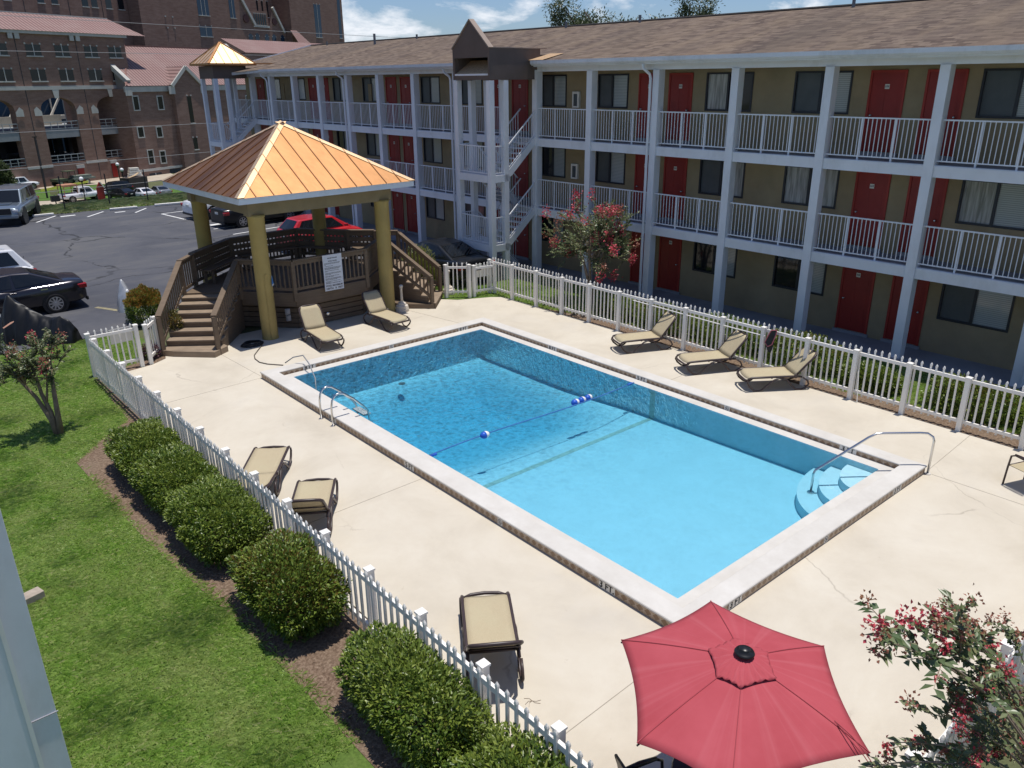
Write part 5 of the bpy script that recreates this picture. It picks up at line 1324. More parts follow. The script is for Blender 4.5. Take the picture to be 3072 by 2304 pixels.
for cx in (-11.3,-5.9,-.7,4.45,9.05,14.05,18.45):
    w_ = 1.18
    add_window(ga,cx-w_,cx+w_,7.55,9.1); wu = add_window(ga,cx-w_,cx+w_,11.0,12.5)
    m = MB(); n = 12; m.add([(cx+w_*1.15*cos(pi*i/n),-.04,12.75+1.0*sin(pi*i/n)) for i in range(n+1)],[tuple(range(n+1))]); m.build('arch_panel', BRICK, wu)
m = MB()
for z0,z1 in ((-4.35,-4.9),(.66,-.1)): m.box(-24,20.4,1.3,26,z1,z0)
m.build('deck_slab', CONCRETE, ga)
for a,b in AR:
    for z0,z1 in ((-.6,.62),(-5.0,-4.31)): m = MB(); m.box(a+.01,b-.01,.15,.4,z0,z1); m.build('edge_beam', CONCRETE, ga)
for a,b in AR:
    for zf in (.66,-4.2):
        m = MB(); m.box(a,b,.1,.16,zf+1.02,zf+1.12); m.box(a,b,.1,.16,zf+.52,zf+.57); m.box(a,b,.1,.16,zf+.08,zf+.14)
        for k in range(6): x = a+(b-a)*k/5; m.box(x-.04,x+.04,.09,.17,zf,zf+1.1)
        m.build('guard_rail', M('galvanised_rail',(.36,.38,.39),.5,.3) if 'galvanised_rail' not in bpy.data.materials else bpy.data.materials['galvanised_rail'], ga)
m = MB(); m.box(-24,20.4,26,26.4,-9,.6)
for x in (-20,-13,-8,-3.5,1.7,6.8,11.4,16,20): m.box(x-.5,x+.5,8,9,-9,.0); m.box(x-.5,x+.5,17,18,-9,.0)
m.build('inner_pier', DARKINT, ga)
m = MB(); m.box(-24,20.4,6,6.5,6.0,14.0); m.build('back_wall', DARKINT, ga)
m = MB(); m.box(-24,16.9,14,14.4,.66,2.2); m.build('upper_parapet', STONE, ga)
m = MB(); m.box(17.0,20.4,1.4,13,.66,6); m.build('stair_shaft', CONCRETE, ga)
for (x0,x1,z0,z1) in ((7.7,8.75,-7.5,-5.3),(13.9,14.8,-7.3,-5.1)):
    m = MB(); m.box(x0,x1,-.12,-.001,z0,z1); d = m.build('door', DOORRED, ga)
    m = MB(); m.box(x0-.15,x1+.15,-.2,-.001,z1+.002,z1+.5); m.build('door_lintel', LIMESTONE, d)
# glassy stadium stand seen through the arches
st = fthing('glass_stand','blue glass and white steel stand glimpsed through the garage arches','building')
m = MB(); m.box(-20,30,30,36,-7,14); m.build('glass_front', BLUEGLASS, st)
m = MB()
for k in range(14): m.box(-20+k*3.6,-19.8+k*3.6,29.7,29.95,-7,14)
for k in range(6): m.beam((-16+k*8,29,-1),(-10+k*8,29,7),.3,.3); m.box(-18+k*8,-12+k*8,27,28.9,.9,1.6)
m.build('white_steel', STONE, st)
# --- connecting wing with slot windows
# the wing stands a couple of metres in front of the garage: its outline, read on the garage wall, is carried to that distance
kk = .985; ccs = (CX-FO.x)*cos(FA)+(CY-FO.y)*sin(FA); ccy = -(CX-FO.x)*sin(FA)+(CY-FO.y)*cos(FA)
WK = Matrix(((kk,0,0,ccs*(1-kk)),(0,kk,0,ccy*(1-kk)),(0,0,kk,7.223*(1-kk)),(0,0,0,1)))
cw = fthing('brick_wing','brick wing with slot windows and a pink red tile hip roof','building')
m = MB(); m.box(17.95,50,-1.5,14,-10.5,6.2); m.xf(WK).build('wall', BRICK, cw)
m = MB(); m.prism([(27.1,-2.3),(33.3,-2.3),(33.3,-1.501),(27.1,-1.501)],-10.5,6.6); m.add([(27.1,-2.3,6.6),(33.3,-2.3,6.6),(30.2,-2.3,9.3),(27.1,-1.0,6.6),(33.3,-1.0,6.6),(30.2,-1,9.3)],[(0,1,2),(0,2,5,3),(2,1,4,5)]); m.xf(WK).build('gable_bay', BRICK, cw)
m = MB(); m.add([(19.2,-1.9,6.7),(50,-1.9,6.7),(50,7,13.1),(19.2,7,13.1)],[(0,1,2,3)]); m.add([(19.2,15,6.7),(19.2,7,13.1),(50,7,13.1),(50,15,6.7)],[(0,1,2,3)]); m.add([(17.7,-1.9,6.7),(19.2,-1.9,6.7),(19.2,-.2,7.9)],[(0,1,2)])
m.add([(26.7,-2.5,6.7),(30.2,-2.5,9.75),(30.2,2,9.75),(26.7,-.2,7.2)],[(0,1,2,3)]); m.add([(30.2,-2.5,9.75),(33.7,-2.5,6.7),(33.7,-.2,7.2),(30.2,2,9.75)],[(0,1,2,3)])
rf2 = m.xf(WK).build('roof', REDTILE, cw)
m = MB(); m.beam((18.0,-1.9,6.78),(26.4,7,13.2),.22,.16); m.beam((19.2,7,13.18),(50,7,13.18),.2,.14); m.xf(WK).build('hip_cap', M('dark_tile_cap',(.20,.10,.085),.8), rf2)
m = MB(); m.box(17.6,27.0,-1.75,-1.501,5.75,6.6); m.box(33.4,50,-1.75,-1.501,5.75,6.6); m.box(17.8,27.05,-1.62,-1.502,-6.9,-6.5); m.box(33.4,50,-1.62,-1.502,-6.9,-6.5)
m.beam((26.7,-2.45,6.6),(30.2,-2.45,9.65),.25,.55); m.beam((33.7,-2.45,6.6),(30.2,-2.45,9.65),.25,.55); m.box(26.0,27.3,-2.4,-2.301,5.3,6.6); m.box(33.1,34.4,-2.4,-2.301,5.3,6.6); m.box(17.6,18.9,-1.85,-1.76,5.2,6.55)
m.beam((19.0,-1.2,7.3),(19.0,7.2,13.6),.8,.7); m.add([(19.0,-1.5,6.2),(19.0,14,6.2),(19.0,7,13.2)],[(0,1,2),(2,1,0)]); m.beam((49.4,-.5,8),(49.4,6.4,13.9),.8,.6)
m.xf(WK).build('stone_trim', LIMESTONE, cw)
for x0,x1,z0,z1 in ((19.05,20.0,3.0,5.05),(24.0,25.0,2.95,4.95),(18.95,20.0,-1.3,.25),(22.8,23.8,-1.5,.05),(20.2,21.2,-5.65,-3.55),(22.7,23.7,-5.8,-3.9),(36.9,37.9,2.6,4.7),(40.7,41.7,2.5,4.6),(36.9,37.9,-1.6,.3),(40.7,41.7,-1.6,.3),(45,46,2.5,4.6)):
    add_window(cw,x0,x1,z0,z1,-1.5,mull=1,sill=False,surround=.17,tm=WK)
add_window(cw,29.75,30.65,.45,4.9,-2.3,mull=1,tm=WK); add_window(cw,29.75,30.65,-4.05,-2.1,-2.3,mull=1,tm=WK)
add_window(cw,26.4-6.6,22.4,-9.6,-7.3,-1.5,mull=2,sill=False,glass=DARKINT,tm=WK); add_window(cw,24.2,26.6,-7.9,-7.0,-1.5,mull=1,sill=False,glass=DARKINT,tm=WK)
# --- the tall blocks behind
def block(name, label, x0, x1, y0, y1, z1, wins, z0=-10, extra=None):
    t = fthing(name, label, 'building'); m = MB(); m.box(x0,x1,y0,y1,z0,z1); m.build('wall', BRICK, t)
    for w in wins: add_window(t,*w[:4],y0,**(w[4] if len(w) > 4 else {}))
    return t
tw = lambda g=GLASS: dict(mull=2,sill=True,glass=g)
wa = []
for x in (30.0,33.2,40.3,43.4,50.5,51.7+1.1,56.4,59.6): wa.append((x-.75,x+.75,22.4,26.4,dict(mull=1))); wa.append((x-.75,x+.75,29.5,33.5,dict(mull=1)))
ba = block('brick_tower','tall brick block rising behind the garage roof with a row of narrow windows',-40,61.3,45,75,52,wa)
m = MB()
for x in (27,36.5,46.5,54.6): m.box(x-.06,x+.06,44.95,44.999,10,52)
m.build('drain_line', DARKINT, ba)
bb = block('brick_tower','dark shaded brick stair tower with one tall blue window in the middle',61.4,88.4,41.5,75,60,[(78.6,82.2,22.3,48,dict(mull=3,glass=BLUEGLASS)),(78.4,82.3,17.6,19.9,dict(mull=2,glass=BLUEGLASS))])
m = MB()
for x,z in ((68.3,21.4),(70.4,21.4),(68.5,19.0),(70.6,19.0)): m.box(x-.15,x+.15,41.3,41.499,z-.15,z+.15)
m.build('stone_studs', LIMESTONE, bb)
bc = block('brick_tower','brick gabled block with a round medallion between the two dark towers',88.5,100.1,44.0,75,22.0,[(91.8,93.8,22.5,47,dict(mull=2,glass=BLUEGLASS))])
m = MB(); m.box(88.5,95.5,44.0,60,22.01,52); m.build('upper_wall', BRICK, bc)
m = MB(); m.add([(95.51,43.99,21.9),(100.1,43.99,21.9),(96.3,43.99,27.4),(95.51,43.99,27.4)],[(0,1,2,3)]); m.build('gable_wall', BRICK, bc)
m = MB(); m.beam((96.0,43.8,27.6),(100.4,43.8,21.2),.6,.7); m.build('gable_coping', LIMESTONE, bc)
m = MB(); m.lathe([(1.05,0),(1.05,.2),(.85,.22)],(0,0,0),20); m.xf(Matrix.Translation((97.4,43.95,22.6)) @ Matrix.Rotation(pi/2,4,'X')); m.build('medallion', MEDAL, bc)
add_window(bc,97.7,99.2,16.4,18.3,44.0,arch=True,mull=1,glass=BLUEGLASS)
bd_ = block('brick_tower','brick block with arched windows and a stone gable right of the medallion',100.2,115.2,46,75,21.2,[])
m = MB(); m.box(100.2,115.2,50,75,21.21,50); m.build('upper_wall', BRICK, bd_)
m = MB(); m.add([(108.0,45.99,20.2),(113.9,45.99,20.2),(110.3,45.99,26.0)],[(0,1,2)]); m.build('gable_wall', BRICK, bd_)
m = MB(); m.beam((110.2,45.8,26.2),(114.2,45.8,19.9),.6,.6); m.box(101.3,108.4,45.8,45.99,20.9,21.4); m.build('gable_coping', LIMESTONE, bd_)
for k in range(6): add_window(bd_,102.6+k*.85,103.1+k*.85,21.5,24.2,45.95,mull=1,sill=True)
m = MB(); m.box(101.5,108.2,46.0,46.4,21.21,25.0); m.build('clerestory', BRICK, bd_)
for x in (103.2,107.0,109.9,113.4): add_window(bd_,x-.75,x+.75,16.2,18.6,45.99,arch=True,mull=1,glass=BLUEGLASS)
m = MB(); m.lathe([(.9,0),(.9,.2),(.7,.22)],(0,0,0),20); m.xf(Matrix.Translation((110.6,45.95,22.6)) @ Matrix.Rotation(pi/2,4,'X')); m.build('medallion', MEDAL, bd_)
for x in (109,111,113): add_window(bd_,x-.3,x+.3,24,28,49.99,mull=1)
be = block('brick_tower','dark brick tower at the right end with tall blue window strips against the sky',115.3,139.6,44,75,58,[(125.9,128.8,19.2,28.0,dict(mull=2,glass=BLUEGLASS)),(137.2,138.6,19.4,32,dict(mull=1,glass=BLUEGLASS)),(125.9,128.8,33,50,dict(mull=2,glass=BLUEGLASS))])
m = MB(); m.add([(114.5,40,15.5),(121.0,40,15.5),(117.2,43.9,20.6),(114.5,43.9,20.6)],[(0,1,2,3)]); m.build('lower_tile_roof', REDTILE, be)
lr = fthing('tiled_roof_hall','low hall with a long pink tile roof behind the copper topped tower','building')
m = MB(); m.add([(50.3,2,12.5),(92,2,12.5),(92,8,15.2),(50.3,8,15.2)],[(0,1,2,3)]); m.build('roof', REDTILE, lr)
m = MB(); m.box(50.3,92,2.2,14,-9,12.4); m.build('wall', BRICK, lr)
# --- street level: drive, lawn and verge
def fsheet(name, pts, dz, mat):
    m = MB(); m.add([FP(x,y,GZ+dz) for x,y in pts],[tuple(range(len(pts)))]); return struct(m.build(name, mat))
PAVE = M('pale_drive_concrete',(.42,.36,.28),.9,var=.12,scale=.4)
fsheet('far_drive',[(-2,50.0),(2.8,50.0),(4.2,49.9),(5.6,51.2),(5.6,54.0),(3.5,54.6),(2.3,55.2),(-2,56)],.05,PAVE)
fsheet('far_path',[(-3,61.0),(4.3,61.6),(7.0,62.2),(9.6,61.6),(11.6,60.8),(14.8,62.0),(15.5,68.3),(12.7,66.7),(8.8,65.1),(4.4,62.85),(-3,59.9)],.05,PAVE)
fsheet('far_lawn',[(-2,56.2),(2.4,55.4),(3.6,54.8),(5.7,54.2),(9.3,55.8),(10.6,58.0),(11.4,60.6),(9.5,61.4),(7.0,61.9),(4.2,61.4),(-2,60.8)],.04,FARGRASS)
fsheet('near_verge_far',[(5.65,51.2),(9.0,50.2),(12,52),(12,55),(9.5,55.2),(5.65,54.0)],.03,FARGRASS)
m = MB(); m.beam(FP(4.0,58.6,GZ+.55),FP(7.9,62.0,GZ+.55),.06,.3); tag(m.build('caution_tape', M('yellow_tape',(.75,.70,.10),.6)),'yellow caution tape strung along the far lawn','tape')
# lamps
def globe_lamp(x,y,h,label,n=1):
    t = thing('globe_lamp', label, 'street lamp', FP(x,y), 0, 'globe lamps across the street'); m = MB(); m.tube([(0,0,0),(0,0,h)],.07,8); m.lathe([(.16,0),(.12,.4),(.07,.5)],(0,0,0),10); m.build('pole', BLKMETAL, t)
    m = MB(); m.lathe([(.05,h-.05),(.22,h+.05),(.28,h+.24),(.2,h+.42),(.03,h+.5)],(0,0,0),14); m.build('globe', WHITEP, t, smooth=True)
    m = MB(); m.lathe([(.16,h-.2),(.2,h-.02),(.06,h)],(0,0,0),10); m.build('collar', BLKMETAL, t)
globe_lamp(5.32,52.44,2.75,'globe lamp standing in front of the white work truck')
globe_lamp(9.72,60.34,2.85,'taller globe lamp by the brick wing, left of its pair')
globe_lamp(9.5,58.6,2.35,'globe lamp by the brick wing, right of its pair')
t = thing('tall_lamp_post','tall thin dark lamp post on the far lawn before the garage','street lamp',FP(3.86,56.1)); m = MB(); m.tube([(0,0,0),(0,0,8.0)],[.13,.08],8); m.build('pole', M('brown_pole',(.035,.03,.03),.6), t); m = MB(); m.box(-.3,.3,-.15,.15,8,8.12); m.build('lamp_head', BLKMETAL, t)
FENCEP = M('dark_fence_post',(.02,.022,.024),.6)
for i,(x,y,h) in enumerate(((3.27,48.6,2.1),(5.91,49.1,2.0),(8.3,49.4,2.05),(1.9,49.8,1.6))):
    m = MB(); m.tube([(x,y,terrain_z(x,y)),(x,y,h)],.035,6); tag(m.build('fence_post', FENCEP), ['thin dark post in the weeds left of the red sign','thin dark post in the weeds right of the red sign','thin dark post in the weeds nearest the gazebo roof','thin dark post behind the silver pickup'][i], 'post', 'thin dark posts along the weedy edge')
t = thing('red_sign','narrow dark red leaning sign board at the far kerb','sign',FP(6.0,51.1),.5); m = MB(); m.prism([(-.55,-.06),(.55,-.06),(.55,.06),(-.55,.06)],0,2.0); m.add([(-.55,-.06,2),(.55,-.06,2),(.0,-.06,2.7),(-.55,.06,2),(.55,.06,2),(0,.06,2.7)],[(0,1,2),(5,4,3),(0,2,5,3),(1,4,5,2)]); m.build('board', DOORRED, t); m = MB(); m.beam((0,-.08,2.75),(.62,-.08,1.9),.14,.12); m.build('white_edge', MARKW, t)
t = thing('yellow_notice','small yellow notice on a post beside the tall lamp post','sign',FP(4.2,55.6)); m = MB(); m.box(-.45,.45,-.03,.03,.5,1.2); m.build('board', M('faded_yellow_board',(.50,.42,.20),.7), t); m = MB(); m.box(-.05,.05,.031,.1,0,1.1); m.build('post', FENCEP, t)
t = thing('mail_box','dark box on a post at the weedy edge left of the red sign','box',FP(3.3,50.9)); m = MB(); m.box(-.5,.5,-.3,.3,.8,1.5); m.build('box_body', FENCEP, t); m = MB(); m.box(-.06,.06,-.06,.06,0,.79); m.build('post', FENCEP, t)
t = thing('waste_skip','dark open skip piled with tan boards beside the brick wing','skip',FP(9.55,56.2),.4); m = MB(); m.box(-1.6,1.6,-.9,.9,0,1.9); m.build('body', M('dark_brown_steel',(.06,.045,.04),.6), t); m = MB()
for k in range(6): m.beam((-1.5+k*.3,-.8+k*.1,1.95+.03*k),(.9+k*.1,.6,2.1+.05*k),.3,.06)
m.build('boards', M('raw_timber',(.45,.33,.20),.8), t)
t = thing('stone_pile','stack of pale blocks against the corner of the brick wing','pile',FP(11.6,63.0)); m = MB()
for k in range(5): m.box(-1.2+.1*k,1.2-.15*k,-.5,.5,.4*k,.4*k+.33)
m.build('blocks', MARKW, t)
# far vehicles
FSED = dict(deck=SED['deck'],cab=SED['cab'],belt=.98,wheels=SED['wheels'])
pku = dict(deck=[(-2.85,.85),(-2.8,1.15),(-.9,1.15),(-.8,1.15),(1.2,1.15),(2.3,1.08),(2.75,.98),(2.85,.7)], cab=(1.4,.8,-.65,-.85,1.85), belt=1.15, wheels=(-1.75,1.75))
t = car('work_truck','white work pickup with an orange ladder rack on the far drive','pickup truck',FP(5.35,53.1,GZ+.05),rad(12),C_WHITE,5.7,1.95,r=.40,zb=.42,roof_w=.8,spokes=6,**pku)
m = MB(); 
for x in (-2.6,-.9):
    for y in (-.85,.85): m.box(x-.04,x+.04,y-.04,y+.04,1.1,2.05)
for y in (-.85,.85): m.box(-2.7,-.8,y-.04,y+.04,2.05,2.13)
m.box(-2.7,-.8,-.85,.85,2.14,2.28); m.build('ladder_rack', M('orange_rust_rack',(.40,.20,.12),.7), t)
t = car('pickup_truck','white crew cab pickup in front of the garage wall','pickup truck',FP(3.25,62.2,GZ+.05),rad(24),C_WHITE,5.8,1.98,r=.42,zb=.42,roof_w=.8,spokes=6,deck=pku['deck'],cab=(1.5,.9,-1.25,-1.5,1.92),belt=1.17,wheels=(-1.85,1.8))
car('parked_suv','black sport utility vehicle on the far drive beside the skip','car',FP(7.9,55.2,GZ+.05),rad(195),C_BLACK,4.7,1.9,r=.36,roof_w=.75,**HATCH)
car('parked_car','black hatchback half hidden by weeds at the far kerb','car',FP(7.5,52.1,GZ+.05),rad(110),C_BLACK,4.2,1.8,**FSED)
car('parked_car','white sedan half hidden by weeds at the far kerb','car',FP(8.55,51.3,GZ+.05),rad(100),C_WHITE,4.7,1.85,**FSED)
car('parked_car','silver sedan half hidden by weeds nearest the gazebo roof','car',FP(9.75,51.6,GZ+.05),rad(95),C_GREY,4.6,1.85,**FSED)
t = thing('utility_cart','dark green utility cart with a flat bed and open canopy frame','utility cart',FP(6.55,62.6,GZ+.05),rad(20)); OLIVE = M('olive_paint',(.07,.085,.05),.6)
m = MB(); m.box(-2.0,-.2,-.8,.8,.75,1.15); m.box(-.2,1.6,-.7,.7,.5,.9); m.build('body', OLIVE, t)
m = MB(); 
for x in (.0,1.2):
    for y in (-.65,.65): m.beam((x,y,.9),(x*.9+.1,y,2.1),.07,.07)
m.box(-.2,1.35,-.72,.72,2.1,2.18); m.build('canopy_frame', OLIVE, t)
for x in (-1.4,1.1):
    for y in (-.75,.75): make_wheel(t,x,y,.45,.3,5)
t = thing('flat_trailer','grey flat trailer hitched behind the utility cart','trailer',FP(7.75,62.9,GZ+.05),rad(20)); m = MB(); m.box(-1.9,1.7,-.8,.8,.8,1.05); m.box(-1.7,1.2,-.6,.6,1.06,1.4); m.build('bed', M('grey_green_steel',(.17,.19,.16),.6), t)
for y in (-.8,.8): make_wheel(t,.2,y,.42,.3,5)
# power lines
for i,(z0,z1,y0) in enumerate(((13.2,11.7,72),(9.9,9.9,70),(3.6,3.9,68),(.2,1.7,70),(-1.5,-.9,69))):
    m = MB(); P = []
    for k in range(25):
        s_ = k/24; P.append((-30+105*s_, y0+12*s_, (z0+(z1-z0)*s_)-.9*4*s_*(1-s_)*.25))
    m.tube(P,.022,5,cap=False); tag(m.build('power_line', M('grey_cable',(.30,.30,.31),.6) if 'grey_cable' not in bpy.data.materials else bpy.data.materials['grey_cable']), ['topmost power line crossing the brick towers','second power line from the top, crossing the garage windows','third power line from the top, across the tops of the arches','fourth power line from the top, through the garage arches','lowest power line crossing the garage arches'][i], 'power line', 'power lines above the street')
# ------------------------------------------------------------------ plants
def leaf_mesh(name, P, D, Ls, Ws, mat, parent=None, loc=None, upbias=1.5, fold=.2):
    """one small folded rhombus per leaf"""
    P = np.asarray(P); D = np.asarray(D); n = len(P); D = D/np.linalg.norm(D,axis=1,keepdims=True)
    Ls = np.broadcast_to(Ls,(n,))[:,None]; Ws = np.broadcast_to(Ws,(n,))[:,None]
    r = RNG.normal(size=(n,3))*.55; r[:,2] += upbias
    S = np.cross(D,r); S /= np.linalg.norm(S,axis=1,keepdims=True)+1e-9; N = np.cross(S,D)
    a = P; m_ = P+D*Ls*.5; b = P+D*Ls-N*Ls*.15
    v = np.stack([a, m_+S*Ws*.5+N*Ws*fold, b, m_-S*Ws*.5+N*Ws*fold],1).reshape(-1,3)
    me = bpy.data.meshes.new(name); me.vertices.add(4*n); me.vertices.foreach_set('co', v.astype(np.float32).ravel())
    k = np.arange(n)*4; tri = np.stack([k,k+1,k+2,k,k+2,k+3],1).ravel()
    me.loops.add(6*n); me.loops.foreach_set('vertex_index', tri.astype(np.int32)); me.polygons.add(2*n)
    me.polygons.foreach_set('loop_start', (np.arange(2*n)*3).astype(np.int32)); me.polygons.foreach_set('loop_total', np.full(2*n,3,np.int32))
    me.materials.append(mat); me.update(calc_edges=True); me.validate()
    o = bpy.data.objects.new(name, me); COL.objects.link(o)
    if parent: o.parent = parent
    if loc: o.location = loc
    return o
def unit(n): 
    d = RNG.normal(size=(n,3)); return d/np.linalg.norm(d,axis=1,keepdims=True)
def lumps(n, rx, ry, rz, amp=.16, sq=3.0, seed=0):
    """points near the surface of a lumpy clipped bush, centred on its base"""
    d = unit(n); d[:,2] = np.abs(d[:,2])*1.0-.12
    e = (np.abs(d[:,0])**sq+np.abs(d[:,1])**sq+np.abs(d[:,2])**sq)**(-1/sq)
    q = d*e[:,None]; nz = np.array([mnoise.noise(Vector((x*2.6+seed,y*2.6,z*2.6+seed*2))) for x,y,z in q])
    nz2 = np.array([mnoise.noise(Vector((x*7+seed,y*7,z*7))) for x,y,z in q])
    s = (1+amp*nz+amp*.5*nz2)*(1-.22*RNG.random(n)**2.2)
    q = q*s[:,None]*np.array([rx,ry,rz]); return q, d
def bush(name, label, loc, rx, ry, h, mat, n, L, W, group=None, sq=3.2, cat='bush', tops=None, rz_=0, amp=.16, under=0):
    t = thing(name, label, cat, loc, rz_, group); sd = RNG.integers(0,99)
    q,d = lumps(n,rx,ry,h*.8,amp,sq,sd); q[:,2] += h*.26
    if cat == 'bush' and under: q[:,:2] *= np.clip(.50+.95*q[:,2:3]/h,.45,1.0)
    dd_ = d+RNG.normal(size=d.shape)*.55; dd_[:,2] += .35
    leaf_mesh('foliage', q, dd_, RNG.uniform(.7,1.25,n)*L, RNG.uniform(.8,1.2,n)*W, mat, t)
    n2 = n//3; q2,d2 = lumps(n2,rx*.78,ry*.78,h*.62,amp,sq,sd); q2[:,2] += h*.2
    leaf_mesh('inner_foliage', q2, d2+RNG.normal(size=d2.shape)*.8, L*1.25, W*1.5, mat, t)
    m = MB(); r = random.Random(int(sd))
    for k in range(11):
        a = r.uniform(0,2*pi); c = (r.uniform(-.35,.35)*rx, r.uniform(-.5,.5)*ry)
        m.tube([(c[0],c[1],0),(c[0]+.12*cos(a),c[1]+.12*sin(a),h*.4),(c[0]+rx*.6*cos(a),c[1]+ry*.6*sin(a),h*.8)],[.018,.014,.006],5)
    m.build('stem', BARK, t)
    if tops:
        n3 = tops[1]; q3,d3 = lumps(n3*3,rx*1.0,ry*1.0,h*.82,amp,sq,sd); k_ = q3[:,2] > h*.45; q3=q3[k_][:n3]; d3=d3[k_][:n3]; q3[:,2] += h*.22
        leaf_mesh('new_growth', q3, d3+np.array([0,0,1.2])+RNG.normal(size=d3.shape)*.4, L*1.1, W*.9, tops[0], t)
    return t
GL = 'clipped bushes between the lawn and the left fence'
HB_ = [((-3.93,10.15,-.01),.56,.95,.80,'clipped green bush at the far end of the row beside the left fence',L_HEDGE,None),
       ((-3.92,8.45,-.01),.57,.95,.82,'clipped green bush in the row beside the flat lounger',L_HEDGE,None),
       ((-3.90,6.62,-.01),.60,.98,.86,'large clipped green bush with bare mulch on its near side',L_HEDGE,None),
       ((-3.82,4.15,-.01),.55,.95,.86,'clipped bush with bronzed red top leaves, between two mulch gaps',L_HEDGE,(L_HEDGE_R,2600)),
       ((-3.72,1.10,-.01),.50,1.12,.82,'clipped green bush beside the lone lounger near the camera',L_HEDGE,None),
       ((-3.70,-1.05,-.01),.50,1.0,.82,'clipped green bush cut by the bottom edge of the photo',L_HEDGE,None)]
for loc,rx,ry,h,lab,mt,tp_ in HB_: bush('clipped_bush',lab,loc,rx,ry,h,mt,12500,.068,.030,GL,tops=tp_,amp=.16,sq=4.6,under=1)
m = MB(); m.prism([(11.05,-6),(11.75,-6),(11.75,-5.9),(11.05,-5.9)],0,.02)
for i,(x,y,rx,ry,h) in enumerate([(11.15,-1.9,.5,1.5,.66),(11.2,.6,.5,.95,.70),(11.0,2.9,.40,.7,.55),(11.25,4.9,.5,1.25,.76),(11.25,7.25,.5,1.2,.74),(11.2,9.4,.48,1.1,.66),(11.1,11.3,.42,.8,.6)]):
    bush('hedge_bush',['hedge bush behind the right fence nearest the camera','hedge bush behind the right fence opposite the handrail','low hedge bush behind the right fence beside bare grass','hedge bush behind the skimmer net on the right fence','hedge bush behind the middle of the right fence','hedge bush behind the farthest lounger on the right','small hedge bush left of the others behind the right fence'][i],(x,y,-.01),rx,ry,h,L_HEDGE,4200,.07,.032,'hedge bushes between the right fence and the hotel',tops=(L_HEDGE_R,700) if i%2 else None)
bush('nandina_bush','bush with orange and lime top leaves left of the gazebo steps',(-.58,21.0,-.01),.58,.62,.98,L_HEDGE,4200,.075,.024,tops=(L_NANDINA,6500),sq=2.4,amp=.3)
bush('yellow_green_bush','feathery yellow green bush behind the right gazebo steps',(8.7,19.1,-.01),.70,.7,1.25,L_YELLOW,5200,.10,.02,sq=2.1,amp=.35)
bush('edge_bush','dark green bush at the left edge of the far lot behind the silver pickup',FP(1.75,58.5),1.6,1.6,4.4,L_OAK,4500,.3,.18,sq=2.2,amp=.4,cat='bush')
m = MB(); 
for (x,y) in ((-1.4,17.42),(-1.2,17.5)): pass
bush('plum_groundcover','small purple leaved plant at the foot of the gazebo steps',(-1.62,17.35,-.01),.22,.22,.42,leaf_mat('plum_leaf',[(0,(.05,.015,.025)),(.6,(.10,.03,.045)),(1,(.16,.08,.09))]),500,.07,.03,sq=2.1)
bush('step_vine','trailing vine growing through the left stair railing',(-.75,17.98,.45),.28,.24,.55,L_HEDGE_R,420,.08,.04,sq=2.1,cat='vine')

